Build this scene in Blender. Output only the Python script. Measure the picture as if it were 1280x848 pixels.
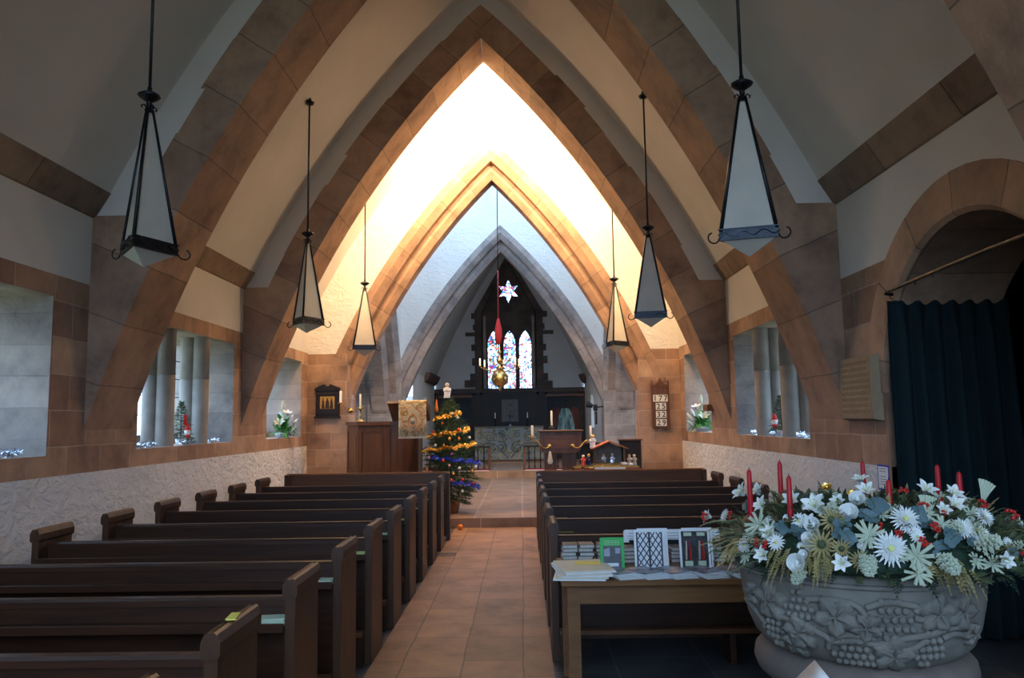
import bpy, math, random
from mathutils import Vector, Matrix
from mathutils.geometry import tessellate_polygon
for o in list(bpy.data.objects): bpy.data.objects.remove(o)
C = bpy.context.scene
col = C.collection
R = random.Random(7)
PI = math.pi
# ------------------------------------------------------------------ camera, world, exposure
F_PX, PITCH, YAW, ROLL = 964.07, 0.10491, -0.01123, -0.01499
cam = bpy.data.objects.new('camera', bpy.data.cameras.new('camera'))
col.objects.link(cam)
cam.data.sensor_fit = 'HORIZONTAL'; cam.data.sensor_width = 36
cam.data.lens = 36 * F_PX / 1280
cam.data.clip_start = .02
fw = Vector((math.sin(YAW)*math.cos(PITCH), math.cos(YAW)*math.cos(PITCH), math.sin(PITCH)))
r0 = Vector((math.cos(YAW), -math.sin(YAW), 0)); u0 = r0.cross(fw)
rt = r0*math.cos(ROLL) + u0*math.sin(ROLL); up = u0*math.cos(ROLL) - r0*math.sin(ROLL)
m = Matrix((rt, up, -fw)).transposed().to_4x4(); m.translation = (0, 0, 1.65)
cam.matrix_world = m
C.camera = cam
C.view_settings.view_transform = 'Standard'; C.view_settings.look = 'None'
C.view_settings.gamma = 1; C.view_settings.use_curve_mapping = False
C.view_settings.exposure = 0.0
SKY = 18.5            # daylight outside
NAVE_LAMP = 1700      # warm floodlights on the back of the second arch, near its top
SIDE_LAMP = 190       # bare bulbs on the back of the second arch, lower down
w = bpy.data.worlds.new('World'); C.world = w; w.use_nodes = True
wt = w.node_tree; bg = wt.nodes['Background']; bg.inputs[1].default_value = SKY
# overcast winter sky: zenith brighter than the horizon, dull ground below
tc = wt.nodes.new('ShaderNodeTexCoord'); sx_ = wt.nodes.new('ShaderNodeSeparateXYZ'); rp = wt.nodes.new('ShaderNodeValToRGB'); mr = wt.nodes.new('ShaderNodeMapRange')
mr.inputs[1].default_value = -1; mr.inputs[2].default_value = 1
wt.links.new(tc.outputs['Generated'], sx_.inputs[0]); wt.links.new(sx_.outputs[2], mr.inputs[0]); wt.links.new(mr.outputs[0], rp.inputs[0]); wt.links.new(rp.outputs[0], bg.inputs[0])
e_ = rp.color_ramp.elements; e_[0].position = .46; e_[0].color = (.07, .09, .07, 1); e_[1].position = 1.0; e_[1].color = (.36, .55, .80, 1)
k_ = e_.new(.52); k_.color = (.16, .245, .385, 1)
try:
    C.cycles.max_bounces = 10; C.cycles.diffuse_bounces = 6; C.cycles.transparent_max_bounces = 16
    C.cycles.sample_clamp_indirect = 6
except Exception: pass
XC = -0.5
def light(name, kind, loc, target, power, color, **kw):
    d = bpy.data.lights.new(name, kind); d.energy = power; d.color = color
    for k, v in kw.items(): setattr(d, k, v)
    o = bpy.data.objects.new(name, d); col.objects.link(o); o.location = loc
    o.rotation_euler = (Vector(target)-Vector(loc)).to_track_quat('-Z', 'Y').to_euler()
    return o
def portal(loc, target, sx, sy):
    o = light('window_daylight', 'AREA', loc, target, 1, (1, 1, 1), shape='RECTANGLE', size=sx, size_y=sy)
    try: o.data.cycles.is_portal = True
    except Exception: o.data.energy = 0
    return o
# floodlights fixed to the back of the second nave arch (builder further down gives them bodies)
FLOOD = [(XC-.62, 11.42, 6.93), (XC+.62, 11.42, 6.93)]
BULB = [(XC-2.36, 11.52, 4.50), (XC+2.36, 11.52, 4.50)]
for p in BULB: light('bulb_light', 'POINT', p, (XC, 12, 7), SIDE_LAMP, (1, .69, .385), shadow_soft_size=.22)
for p in FLOOD:
    light('floodlight_beam', 'SPOT', (p[0], p[1]+.13, p[2]-.03), (XC+(p[0]-XC)*.4, 13.3, 7.0), NAVE_LAMP, (1, .69, .385), spot_size=2.7, spot_blend=1.0, shadow_soft_size=.08)

# ------------------------------------------------------------------ node helpers and materials
def nodemat(name):
    mt = bpy.data.materials.new(name); mt.use_nodes = True
    nt = mt.node_tree; b = nt.nodes['Principled BSDF']
    return mt, nt, b
def N(nt, t, **kw):
    n = nt.nodes.new(t)
    for k, v in kw.items():
        if k.startswith('i_'):
            n.inputs[k[2:].replace('_', ' ')].default_value = v
        else: setattr(n, k, v)
    return n
def c4(c): return (c[0], c[1], c[2], 1)
def ramp(nt, fac, stops):
    r = nt.nodes.new('ShaderNodeValToRGB'); e = r.color_ramp.elements
    while len(e) < len(stops): e.new(.5)
    for i, (p, c) in enumerate(stops): e[i].position = p; e[i].color = c4(c)
    nt.links.new(fac, r.inputs[0]); return r.outputs[0]
def mixc(nt, a, b, fac, mode='MIX'):
    n = nt.nodes.new('ShaderNodeMix'); n.data_type = 'RGBA'; n.blend_type = mode
    for s, v in ((0, fac), (6, a), (7, b)):
        if hasattr(v, 'links'): nt.links.new(v, n.inputs[s])
        else: n.inputs[s].default_value = c4(v) if isinstance(v, tuple) else v
    return n.outputs[2]
def bump(nt, b, h, strength, dist=.01, prev=None):
    n = N(nt, 'ShaderNodeBump', i_Strength=strength, i_Distance=dist); nt.links.new(h, n.inputs['Height'])
    if prev: nt.links.new(prev, n.inputs['Normal'])
    nt.links.new(n.outputs[0], b.inputs['Normal']); return n.outputs[0]
def plain(name, c, rough=.6, metal=0, var=.12, scale=12, bmp=0, spec=None, coat=0, sss=0):
    mt, nt, b = nodemat(name)
    t = N(nt, 'ShaderNodeTexCoord'); n = N(nt, 'ShaderNodeTexNoise', i_Scale=scale, i_Detail=4.0); nt.links.new(t.outputs['Object'], n.inputs[0])
    o = ramp(nt, n.outputs[0], [(.3, tuple(x*(1-var) for x in c)), (.7, tuple(min(1, x*(1+var)) for x in c))])
    nt.links.new(o, b.inputs['Base Color'])
    b.inputs['Roughness'].default_value = rough; b.inputs['Metallic'].default_value = metal
    if spec is None and metal < .3: spec = .3
    if spec is not None: b.inputs['Specular IOR Level'].default_value = spec
    if coat: b.inputs['Coat Weight'].default_value = coat
    if bmp: bump(nt, b, n.outputs[0], bmp)
    return mt
def stone(name, c1, c2, bw, rh, mortar=.006, mort_c=(.42, .36, .30), offset=.5, bstr=.5, rough=.85, sq=1.0, tool=0.5):
    mt, nt, b = nodemat(name)
    uv = N(nt, 'ShaderNodeUVMap'); uv.uv_map = 'UVMap'
    br = N(nt, 'ShaderNodeTexBrick', i_Scale=1.0, i_Mortar_Size=mortar, i_Mortar_Smooth=.3, i_Bias=0.0, i_Brick_Width=bw, i_Row_Height=rh)
    br.offset = offset; br.squash = sq; br.squash_frequency = 3
    br.inputs['Color1'].default_value = c4(c1); br.inputs['Color2'].default_value = c4(c2); br.inputs['Mortar'].default_value = c4(mort_c)
    # slightly wavy joints
    nz = N(nt, 'ShaderNodeTexNoise', i_Scale=2.2, i_Detail=2.0); nt.links.new(uv.outputs[0], nz.inputs[0])
    mx = N(nt, 'ShaderNodeVectorMath', operation='MULTIPLY_ADD'); mx.inputs[1].default_value = (.03, .03, 0)
    nt.links.new(nz.outputs['Color'], mx.inputs[0]); nt.links.new(uv.outputs[0], mx.inputs[2]); nt.links.new(mx.outputs[0], br.inputs[0])
    t = N(nt, 'ShaderNodeTexCoord')
    n1 = N(nt, 'ShaderNodeTexNoise', i_Scale=2.5, i_Detail=6.0, i_Roughness=.65); nt.links.new(t.outputs['Object'], n1.inputs[0])
    n2 = N(nt, 'ShaderNodeTexNoise', i_Scale=38.0, i_Detail=4.0); nt.links.new(t.outputs['Object'], n2.inputs[0])
    cc = mixc(nt, br.outputs[0], ramp(nt, n1.outputs[0], [(.3, (.50, .48, .49)), (.5, (.95, .93, .9)), (.7, (1.32, 1.24, 1.15))]), .85, 'MULTIPLY')
    nt.links.new(cc, b.inputs['Base Color']); b.inputs['Roughness'].default_value = rough
    b.inputs['Specular IOR Level'].default_value = .25
    p = bump(nt, b, n2.outputs[0], tool, .006)
    inv = N(nt, 'ShaderNodeMath', operation='SUBTRACT'); inv.inputs[0].default_value = 1; nt.links.new(br.outputs['Fac'], inv.inputs[1])
    bump(nt, b, inv.outputs[0], bstr, .008, p)
    return mt
def plaster(name, c, rubble, scale=7.0):
    mt, nt, b = nodemat(name); t = N(nt, 'ShaderNodeTexCoord')
    n1 = N(nt, 'ShaderNodeTexNoise', i_Scale=1.6, i_Detail=5.0); nt.links.new(t.outputs['Object'], n1.inputs[0])
    n2 = N(nt, 'ShaderNodeTexNoise', i_Scale=scale, i_Detail=5.0, i_Roughness=.6, i_Distortion=.8)
    mp = N(nt, 'ShaderNodeMapping'); mp.inputs['Scale'].default_value = (1, 1, 1.5)
    nt.links.new(t.outputs['Object'], mp.inputs[0]); nt.links.new(mp.outputs[0], n2.inputs[0])
    nt.links.new(ramp(nt, n1.outputs[0], [(.3, tuple(x*.9 for x in c)), (.7, c)]), b.inputs['Base Color'])
    b.inputs['Roughness'].default_value = .9; b.inputs['Specular IOR Level'].default_value = .15
    if rubble:
        v = N(nt, 'ShaderNodeTexVoronoi', i_Scale=5.0, feature='SMOOTH_F1'); nt.links.new(mp.outputs[0], v.inputs[0])
        mm = N(nt, 'ShaderNodeMath', operation='MULTIPLY_ADD'); mm.inputs[1].default_value = .7
        pw = N(nt, 'ShaderNodeMapRange'); pw.inputs[1].default_value = .38; pw.inputs[2].default_value = .62
        nt.links.new(n2.outputs[0], pw.inputs[0])
        nt.links.new(v.outputs[0], mm.inputs[0]); nt.links.new(pw.outputs[0], mm.inputs[2])
        bump(nt, b, mm.outputs[0], rubble, .04)
    else: bump(nt, b, n2.outputs[0], .25, .01)
    return mt
def wood(name, c, dark, rough=.4, scale=1.0, axis='X', coat=.10):
    mt, nt, b = nodemat(name); t = N(nt, 'ShaderNodeTexCoord'); mp = N(nt, 'ShaderNodeMapping')
    s = [14*scale]*3; s['XYZ'.index(axis)] = 1.1*scale; mp.inputs['Scale'].default_value = s
    nt.links.new(t.outputs['Object'], mp.inputs[0])
    n = N(nt, 'ShaderNodeTexNoise', i_Scale=1.6, i_Detail=6.0, i_Roughness=.6, i_Distortion=.4); nt.links.new(mp.outputs[0], n.inputs[0])
    nt.links.new(ramp(nt, n.outputs[0], [(.3, dark), (.7, c)]), b.inputs['Base Color'])
    b.inputs['Roughness'].default_value = rough; b.inputs['Coat Weight'].default_value = coat; b.inputs['Coat Roughness'].default_value = .3; b.inputs['Specular IOR Level'].default_value = .3
    bump(nt, b, n.outputs[0], .12, .004); return mt
S1, S2 = (.41, .265, .18), (.25, .148, .105)
M = {}
M['ashlar'] = stone('pink_sandstone_ashlar', S1, S2, .52, .30, mort_c=(.40, .30, .23))
M['voussoir'] = stone('sandstone_voussoirs', S1, (.26, .158, .113), .56, 30, mort_c=(.17, .12, .09), bstr=.6)
M['blue_lit_stone'] = stone('blue_lit_sandstone', (.36, .31, .29), (.27, .23, .22), .42, 30, mort_c=(.2, .17, .16))  # same sandstone, with the crossing's blue daylight mixed into its colour
M['grey_ashlar'] = stone('grey_ashlar', (.36, .31, .28), (.27, .235, .22), .48, .30, mort_c=(.42, .38, .35))
M['dark_stone'] = stone('dark_red_sandstone', (.105, .08, .07), (.075, .058, .052), .5, .3, mort_c=(.06, .05, .045))
M['corbel'] = stone('cornice_sandstone', (.31, .225, .165), (.23, .165, .125), 1.05, 30, mort_c=(.09, .065, .05))
M['reveal'] = stone('pale_window_sandstone', (.34, .275, .235), (.23, .19, .165), 30, .26, mort_c=(.24, .2, .18), tool=.9)
M['column'] = plain('pale_sandstone_shaft', (.28, .24, .20), .8, var=.15, scale=6, bmp=.15)
M['plaster'] = plaster('white_plaster', (.66, .62, .575), 0)
M['chancel_plaster'] = plaster('shaded_chancel_plaster', (.50, .49, .48), 0)  # white plaster, the chancel's shade put into a greyer base colour
M['rubble'] = plaster('limewashed_rubble', (.74, .70, .66), .45)
M['rubble_soft'] = plaster('limewashed_rubble_soft', (.74, .70, .65), .35, 9)
M['aisle'] = stone('tan_flagstones', (.33, .178, .095), (.225, .122, .066), .92, .413, mortar=.006, mort_c=(.13, .08, .05), offset=.37, rough=.55, bstr=.35, tool=.2)
M['platform'] = stone('crossing_flagstones', (.30, .19, .125), (.24, .155, .105), 1.3, .75, mortar=.008, mort_c=(.48, .38, .30), rough=.5, bstr=.3, tool=.2)
M['slate'] = stone('dark_slate_tiles', (.085, .085, .09), (.06, .06, .065), .62, .62, mort_c=(.13, .13, .13), rough=.5, bstr=.3, tool=.15)
M['pew'] = wood('dark_oak', (.058, .020, .008), (.022, .008, .004), .42, axis='X')
M['pewy'] = wood('dark_oak_upright', (.080, .034, .015), (.028, .013, .007), .42, axis='Z')
M['oak'] = wood('brown_oak', (.15, .055, .02), (.075, .028, .012), .4, axis='Z')
M['oakx'] = wood('brown_oak_rail', (.16, .062, .022), (.085, .034, .014), .4, axis='X')
M['table'] = wood('golden_oak', (.21, .095, .032), (.12, .052, .018), .35, axis='X')
M['blackwood'] = wood('black_oak', (.017, .009, .006), (.008, .0045, .003), .5, axis='X')
M['iron'] = plain('blackened_iron', (.022, .024, .03), .38, .75, .3, 30, .3)
M['brass'] = plain('aged_brass', (.50, .33, .12), .3, .95, .2, 20)
M['dull'] = plain('tarnished_brass', (.12, .09, .055), .5, .6, .3, 20)
M['gold'] = plain('gold_tinsel', (.85, .52, .12), .25, .9, .2, 30)
M['silver'] = plain('silver_tinsel', (.72, .76, .84), .2, .85, .2, 60)
M['lampglass'] = plain('ivory_lamp_glass', (.50, .46, .39), .35, 0, .08, 5)
M['wax'] = plain('cream_candle_wax', (.86, .80, .66), .5, 0, .03)
M['redwax'] = plain('red_candle_wax', (.40, .006, .012), .4, 0, .08)
M['wick'] = plain('charred_wick', (.02, .02, .02), .9)
M['white'] = plain('white_paper', (.78, .79, .80), .6, 0, .04)
M['cream'] = plain('cream_paper', (.70, .64, .50), .7, 0, .06)
M['yellow'] = plain('yellow_paper', (.72, .62, .12), .6, 0, .05)
M['lime'] = plain('yellow_green_paper', (.55, .62, .22), .6, 0, .05)
M['mint'] = plain('pale_green_paper', (.50, .58, .42), .6, 0, .05)
M['ink'] = plain('printed_ink', (.06, .06, .08), .7)
M['greyink'] = plain('grey_print', (.34, .34, .40), .7)
M['green_card'] = plain('bright_green_card', (.03, .38, .07), .45, 0, .05)
M['photo'] = plain('dark_photograph', (.05, .05, .055), .3, 0, .5, 20)
M['bookgrey'] = plain('grey_book_cover', (.13, .12, .11), .6, 0, .2)
M['pages'] = plain('book_page_edges', (.46, .44, .40), .8, 0, .15, 60)
M['glossy'] = plain('glossy_booklet_cover', (.20, .21, .25), .25, 0, .7, 14)
M['needle'] = plain('fir_needles', (.04, .075, .025), .55, 0, .45, 9)
M['leaf'] = plain('lily_leaves', (.05, .20, .035), .45, 0, .3, 25)
M['greenery'] = plain('arrangement_greenery', (.075, .095, .045), .6, 0, .5, 18)
M['darkgreen'] = plain('dark_fern', (.012, .03, .016), .6, 0, .4, 18)
M['euc'] = plain('blue_green_eucalyptus', (.075, .125, .135), .5, 0, .2, 25)
M['petal'] = plain('white_petals', (.70, .71, .68), .55, 0, .05)
M['petalg'] = plain('green_white_petals', (.46, .50, .37), .55, 0, .12, 30)
M['centre'] = plain('yellow_green_flower_centre', (.55, .56, .18), .6, 0, .1)
M['dried'] = plain('gilded_dried_fern', (.30, .24, .10), .5, .2, .35, 22)
M['berry'] = plain('red_berries', (.5, .025, .02), .3, 0, .15)
M['stem'] = plain('green_stems', (.08, .12, .04), .6)
M['red'] = plain('red_felt', (.62, .03, .025), .6, 0, .08)
M['skin'] = plain('painted_skin', (.72, .50, .38), .6)
M['fontstone'] = plain('carved_grey_stone', (.165, .15, .125), .85, 0, .22, 8, .35)
M['fontbase'] = plain('worn_pink_stone', (.15, .118, .10), .85, 0, .2, 6, .3)
M['curtain'] = plain('dark_teal_curtain', (.004, .014, .017), .9, 0, .15, 6)
M['black'] = plain('matt_black', (.012, .012, .013), .6)
M['orange'] = plain('orange_roof_paint', (.52, .16, .05), .6)
M['straw'] = plain('straw', (.30, .22, .085), .8, 0, .35, 30)
M['blue'] = plain('blue_foil', (.03, .06, .5), .3, .5, .3)
M['navy'] = plain('navy_cloth', (.02, .03, .09), .8)
M['oldgold'] = plain('old_gilding', (.42, .22, .04), .45, .3, .25, 30)
M['umber'] = plain('umber_paint', (.035, .018, .01), .7)
M['purple'] = plain('purple_bauble', (.35, .05, .35), .2, .4)
M['pinkb'] = plain('pink_bauble', (.75, .30, .32), .2, .4)
M['redb'] = plain('red_bauble', (.65, .05, .02), .2, .4)
M['goldb'] = plain('gold_bauble', (.80, .40, .06), .2, .6)
M['orangeb'] = plain('orange_bauble', (.75, .20, .03), .25, .2)
M['whiteb'] = plain('white_ornament', (.85, .82, .78), .4)
M['pot'] = plain('terracotta_pot', (.35, .14, .07), .7)
M['redcloth'] = plain('dark_red_cloth', (.20, .012, .02), .9)
M['robe'] = plain('robe_cloth', (.45, .36, .28), .8)
M['rope'] = plain('red_rope', (.28, .04, .035), .9)
M['tablet'] = plain('buff_inscription_stone', (.30, .215, .13), .85, 0, .15, 10, .3)
M['tabdark'] = plain('darkened_lettering', (.225, .155, .09), .9, 0, .2, 40)
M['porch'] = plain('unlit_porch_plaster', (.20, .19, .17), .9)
M['lead'] = plain('window_lead', (.03, .03, .035), .6)

def glassmat(name, tint, stained):
    mt = bpy.data.materials.new(name); mt.use_nodes = True; nt = mt.node_tree; nt.nodes.clear()
    out = N(nt, 'ShaderNodeOutputMaterial'); tr = N(nt, 'ShaderNodeBsdfTransparent'); gl = N(nt, 'ShaderNodeBsdfGlossy', i_Roughness=.05)
    mx = N(nt, 'ShaderNodeMixShader'); mx.inputs[0].default_value = .06
    tr.inputs[0].default_value = c4(tint)
    if stained:
        t = N(nt, 'ShaderNodeTexCoord')
        v = N(nt, 'ShaderNodeTexVoronoi', i_Scale=20.0); nt.links.new(t.outputs['Object'], v.inputs[0])
        sp = N(nt, 'ShaderNodeSeparateColor'); nt.links.new(v.outputs['Color'], sp.inputs[0])
        hue = ramp(nt, sp.outputs[0], [(0, (.22, .006, .012)), (.22, (.4, .06, .04)), (.36, (.012, .03, .2)), (.52, (.03, .2, .24)), (.66, (.45, .33, .15)), (.8, (.01, .012, .02)), (.92, (.2, .3, .22))])
        hue.node.color_ramp.interpolation = 'CONSTANT'
        n = N(nt, 'ShaderNodeTexNoise', i_Scale=3.2, i_Detail=2.0); nt.links.new(t.outputs['Object'], n.inputs[0])
        ad = N(nt, 'ShaderNodeMath', operation='ADD'); nt.links.new(n.outputs[0], ad.inputs[0])
        ml = N(nt, 'ShaderNodeMath', operation='MULTIPLY'); ml.inputs[1].default_value = .35; nt.links.new(sp.outputs[1], ml.inputs[0]); nt.links.new(ml.outputs[0], ad.inputs[1])
        st = ramp(nt, ad.outputs[0], [(.585, (0, 0, 0)), (.66, (1, 1, 1))])
        nt.links.new(mixc(nt, (.95, .97, 1.0), hue, st), tr.inputs[0])
    nt.links.new(tr.outputs[0], mx.inputs[1]); nt.links.new(gl.outputs[0], mx.inputs[2]); nt.links.new(mx.outputs[0], out.inputs[0])
    return mt
M['pane'] = glassmat('clear_leaded_glass', (.9, .95, .97), False)
M['stained'] = glassmat('stained_glass', (1, 1, 1), True)
def clothpattern(name, base, fig, thresh=.5, scale=9.0, fig2=None, rings=True, rough=.9):
    mt, nt, b = nodemat(name); t = N(nt, 'ShaderNodeTexCoord')
    mp = N(nt, 'ShaderNodeMapping'); nt.links.new(t.outputs['Object'], mp.inputs[0])
    n = N(nt, 'ShaderNodeTexNoise', i_Scale=scale*.45, i_Detail=1.0, i_Distortion=1.6); nt.links.new(mp.outputs[0], n.inputs[0])
    mm = N(nt, 'ShaderNodeMath', operation='MULTIPLY'); mm.inputs[1].default_value = 5.0; nt.links.new(n.outputs[0], mm.inputs[0])
    fr = N(nt, 'ShaderNodeMath', operation='FRACT'); nt.links.new(mm.outputs[0], fr.inputs[0])
    st = ramp(nt, fr.outputs[0], [(0, (0, 0, 0)), (thresh-.1, (0, 0, 0)), (thresh, (1, 1, 1)), (min(.98, thresh+.22), (1, 1, 1)), (min(1, thresh+.3), (0, 0, 0))])
    n2 = N(nt, 'ShaderNodeTexNoise', i_Scale=scale, i_Detail=2.0); nt.links.new(mp.outputs[0], n2.inputs[0])
    fcol = mixc(nt, fig, fig2 or fig, ramp(nt, n2.outputs[0], [(.4, (0, 0, 0)), (.6, (1, 1, 1))]))
    nt.links.new(mixc(nt, base, fcol, st), b.inputs['Base Color']); b.inputs['Roughness'].default_value = rough
    bump(nt, b, st, .3, .006); return mt
M['frontal'] = clothpattern('altar_frontal_linen', (.24, .255, .25), (.10, .10, .07), .5, 5.0, (.40, .33, .14))
M['goldcloth'] = clothpattern('gold_embroidered_cloth', (.66, .52, .30), (.30, .19, .08), .5, 9.0, (.5, .32, .1))
def tapestry(name):
    mt, nt, b = nodemat(name); t = N(nt, 'ShaderNodeTexCoord')
    n = N(nt, 'ShaderNodeTexNoise', i_Scale=11.0, i_Detail=4.0, i_Distortion=.8); nt.links.new(t.outputs['Object'], n.inputs[0])
    nt.links.new(ramp(nt, n.outputs[0], [(.3, (.012, .016, .024)), (.5, (.02, .035, .045)), (.62, (.05, .02, .02)), (.75, (.05, .07, .06))]), b.inputs['Base Color'])
    b.inputs['Roughness'].default_value = .95; return mt
M['tapestry'] = tapestry('dark_woven_tapestry')
def drapery(name, a, b_):
    mt, nt, b = nodemat(name); t = N(nt, 'ShaderNodeTexCoord'); mp = N(nt, 'ShaderNodeMapping'); mp.inputs['Scale'].default_value = (16, 1, 2.5)
    nt.links.new(t.outputs['Object'], mp.inputs[0])
    n = N(nt, 'ShaderNodeTexNoise', i_Scale=1.0, i_Detail=3.0, i_Distortion=.6); nt.links.new(mp.outputs[0], n.inputs[0])
    nt.links.new(ramp(nt, n.outputs[0], [(.38, a), (.62, b_)]), b.inputs['Base Color']); b.inputs['Roughness'].default_value = .9; return mt
M['bluedrape'] = drapery('woven_blue_drapery', (.03, .09, .12), (.22, .38, .42))
M['wing'] = drapery('woven_red_field', (.05, .015, .015), (.12, .035, .03))

# ------------------------------------------------------------------ mesh builder
class MB:
    def __init__(s): s.v = []; s.f = []; s.uv = []; s.sm = []
    def add(s, pts, faces, uvs=None, smooth=False):
        o = len(s.v); s.v += [tuple(p) for p in pts]
        for i, f in enumerate(faces):
            s.f.append([a+o for a in f]); s.uv.append(uvs[i] if uvs else None); s.sm.append(smooth)
    def quad(s, a, b, c, d, uv=None): s.add([a, b, c, d], [(0, 1, 2, 3)], [uv] if uv else None)
    def box(s, x0, x1, y0, y1, z0, z1, rot=None, at=None):
        p = [(x, y, z) for z in (z0, z1) for y in (y0, y1) for x in (x0, x1)]
        if rot is not None: p = [rot @ Vector(q) for q in p]
        if at is not None: p = [Vector(q)+Vector(at) for q in p]
        s.add(p, [(0, 2, 3, 1), (4, 5, 7, 6), (0, 1, 5, 4), (2, 6, 7, 3), (0, 4, 6, 2), (1, 3, 7, 5)])
    def cham(s, x0, x1, y0, y1, z0, z1, c=.006):
        ring = lambda x0, x1, y0, y1, z: [(x0, y0, z), (x1, y0, z), (x1, y1, z), (x0, y1, z)]
        L = [ring(x0+c, x1-c, y0+c, y1-c, z0), ring(x0, x1, y0, y1, z0+c), ring(x0, x1, y0, y1, z1-c), ring(x0+c, x1-c, y0+c, y1-c, z1)]
        p = sum(L, []); f = [(3, 2, 1, 0), (12, 13, 14, 15)]
        for k in range(3):
            for i in range(4):
                j = (i+1) % 4; f.append((k*4+i, k*4+j, k*4+4+j, k*4+4+i))
        s.add(p, f)
    def grid(s, rows, closed=False, smooth=True, uvs=None):
        n = len(rows[0]); p = sum([list(r) for r in rows], []); f = []; u = []
        for i in range(len(rows)-1):
            for j in range(n if closed else n-1):
                k = (j+1) % n; f.append((i*n+j, i*n+k, (i+1)*n+k, (i+1)*n+j))
                if uvs: u.append([uvs[i][j], uvs[i][k], uvs[i+1][k], uvs[i+1][j]])
        s.add(p, f, u or None, smooth)
    def lathe(s, prof, c=(0, 0, 0), n=24, smooth=True, axis=None, a0=0, a1=2*PI):
        full = abs(a1-a0-2*PI) < 1e-6; rows = []
        for r, z in prof:
            row = [Vector((r*math.cos(a0+(a1-a0)*i/(n if full else n-1)), r*math.sin(a0+(a1-a0)*i/(n if full else n-1)), z)) for i in range(n)]
            if axis is not None: row = [axis @ q for q in row]
            rows.append([tuple(q+Vector(c)) for q in row])
        s.grid(rows, full, smooth)
    def sphere(s, c, r, n=10, sq=1.0):
        k = max(4, n//2+1)
        s.lathe([(max(1e-4, r*math.sin(PI*i/k)), -r*sq*math.cos(PI*i/k)) for i in range(k+1)], c, n)
    def tube(s, pts, rad, n=6, cap=True):
        pts = [Vector(p) for p in pts]; rows = []
        rs = rad if isinstance(rad, (list, tuple)) else [rad]*len(pts)
        t = (pts[1]-pts[0]).normalized(); a = t.orthogonal().normalized()
        for i, p in enumerate(pts):
            t = (pts[min(i+1, len(pts)-1)]-pts[max(i-1, 0)])
            t = t.normalized() if t.length > 1e-9 else Vector((0, 0, 1))
            a = (a-t*a.dot(t)); a = a.normalized() if a.length > 1e-6 else t.orthogonal().normalized()
            b = t.cross(a)
            rows.append([tuple(p+(a*math.cos(2*PI*j/n)+b*math.sin(2*PI*j/n))*rs[i]) for j in range(n)])
        s.grid(rows, True, n > 4)
        if cap:
            o = len(s.v)-len(rows)*n
            for fc in (list(range(o+n-1, o-1, -1)), list(range(o+(len(rows)-1)*n, o+len(rows)*n))):
                s.f.append(fc); s.uv.append(None); s.sm.append(False)
    def prism(s, poly, mp, d0, d1, caps=True):
        n = len(poly); p = [mp(a, b, d0) for a, b in poly]+[mp(a, b, d1) for a, b in poly]
        f = [(i, (i+1) % n, n+(i+1) % n, n+i) for i in range(n)]
        if caps: f += [tuple(range(n-1, -1, -1)), tuple(range(n, 2*n))]
        s.add(p, f)
    def holed(s, outer, holes, mp, d0, d1=None, back=False):
        loops = [outer]+holes; flat = [q for l in loops for q in l]
        tri = tessellate_polygon([[Vector((a, b, 0)) for a, b in l] for l in loops])
        s.add([mp(a, b, d0) for a, b in flat], [tuple(t) for t in tri])
        if back: s.add([mp(a, b, d1) for a, b in flat], [tuple(t) for t in tri])
        if d1 is not None and back:
            n = len(outer); s.add([mp(a, b, d0) for a, b in outer]+[mp(a, b, d1) for a, b in outer], [(i, (i+1) % n, n+(i+1) % n, n+i) for i in range(n)])
    def reveal(s, hole, mp, d0, d1):
        n = len(hole); s.add([mp(a, b, d0) for a, b in hole]+[mp(a, b, d1) for a, b in hole], [(i, (i+1) % n, n+(i+1) % n, n+i) for i in range(n)])
    def build(s, name, mat, parent=None, smooth=None):
        off = Vector((0, 0, 0)); q = parent
        while q is not None: off += q.location; q = q.parent
        me = bpy.data.meshes.new(name)
        me.from_pydata([(x-off.x, y-off.y, z-off.z) for x, y, z in s.v], [], s.f)
        me.materials.append(mat)
        ul = me.uv_layers.new(name='UVMap').data
        for i, p in enumerate(me.polygons):
            p.use_smooth = s.sm[i] if smooth is None else smooth
            if s.uv[i]:
                for k, li in enumerate(p.loop_indices): ul[li].uv = s.uv[i][k]
            else:
                nx, ny, nz = (abs(x) for x in p.normal)
                for k, li in enumerate(p.loop_indices):
                    x, y, z = s.v[s.f[i][k]]
                    ul[li].uv = (y, x) if nz > nx and nz > ny else ((y, z) if nx > ny else (x, z))
        o = bpy.data.objects.new(name, me); col.objects.link(o)
        if parent is not None: o.parent = parent
        return o
def thing(name, label, cat, loc, group=None):
    o = bpy.data.objects.new(name, None); col.objects.link(o); o.location = loc; o.empty_display_size = .1
    return tag(o, label, cat, group)
def tag(o, label, cat, group=None):
    o['label'] = label; o['category'] = cat
    if group: o['group'] = group
    return o
def struct(name, mb, mat, parent=None):
    o = mb.build(name, mat, parent); 
    if parent is None: o['kind'] = 'structure'
    return o
def dup(root, loc, label, rotz=None, group=None):
    def cp(o, par):
        c = o.copy(); col.objects.link(c)
        if par is not None: c.parent = par
        for ch in o.children: cp(ch, c)
        return c
    r = cp(root, None); r.location = loc; r['label'] = label
    if rotz is not None: r.rotation_euler = (0, 0, rotz)
    if group: r['group'] = group
    return r
def recentre(o, loc):
    """a one-mesh thing gets its origin at its base"""
    l = Vector(loc); o.data.transform(Matrix.Translation(-l)); o.location = l; return o
def rz(a): return Matrix.Rotation(a, 3, 'Z')

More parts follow.
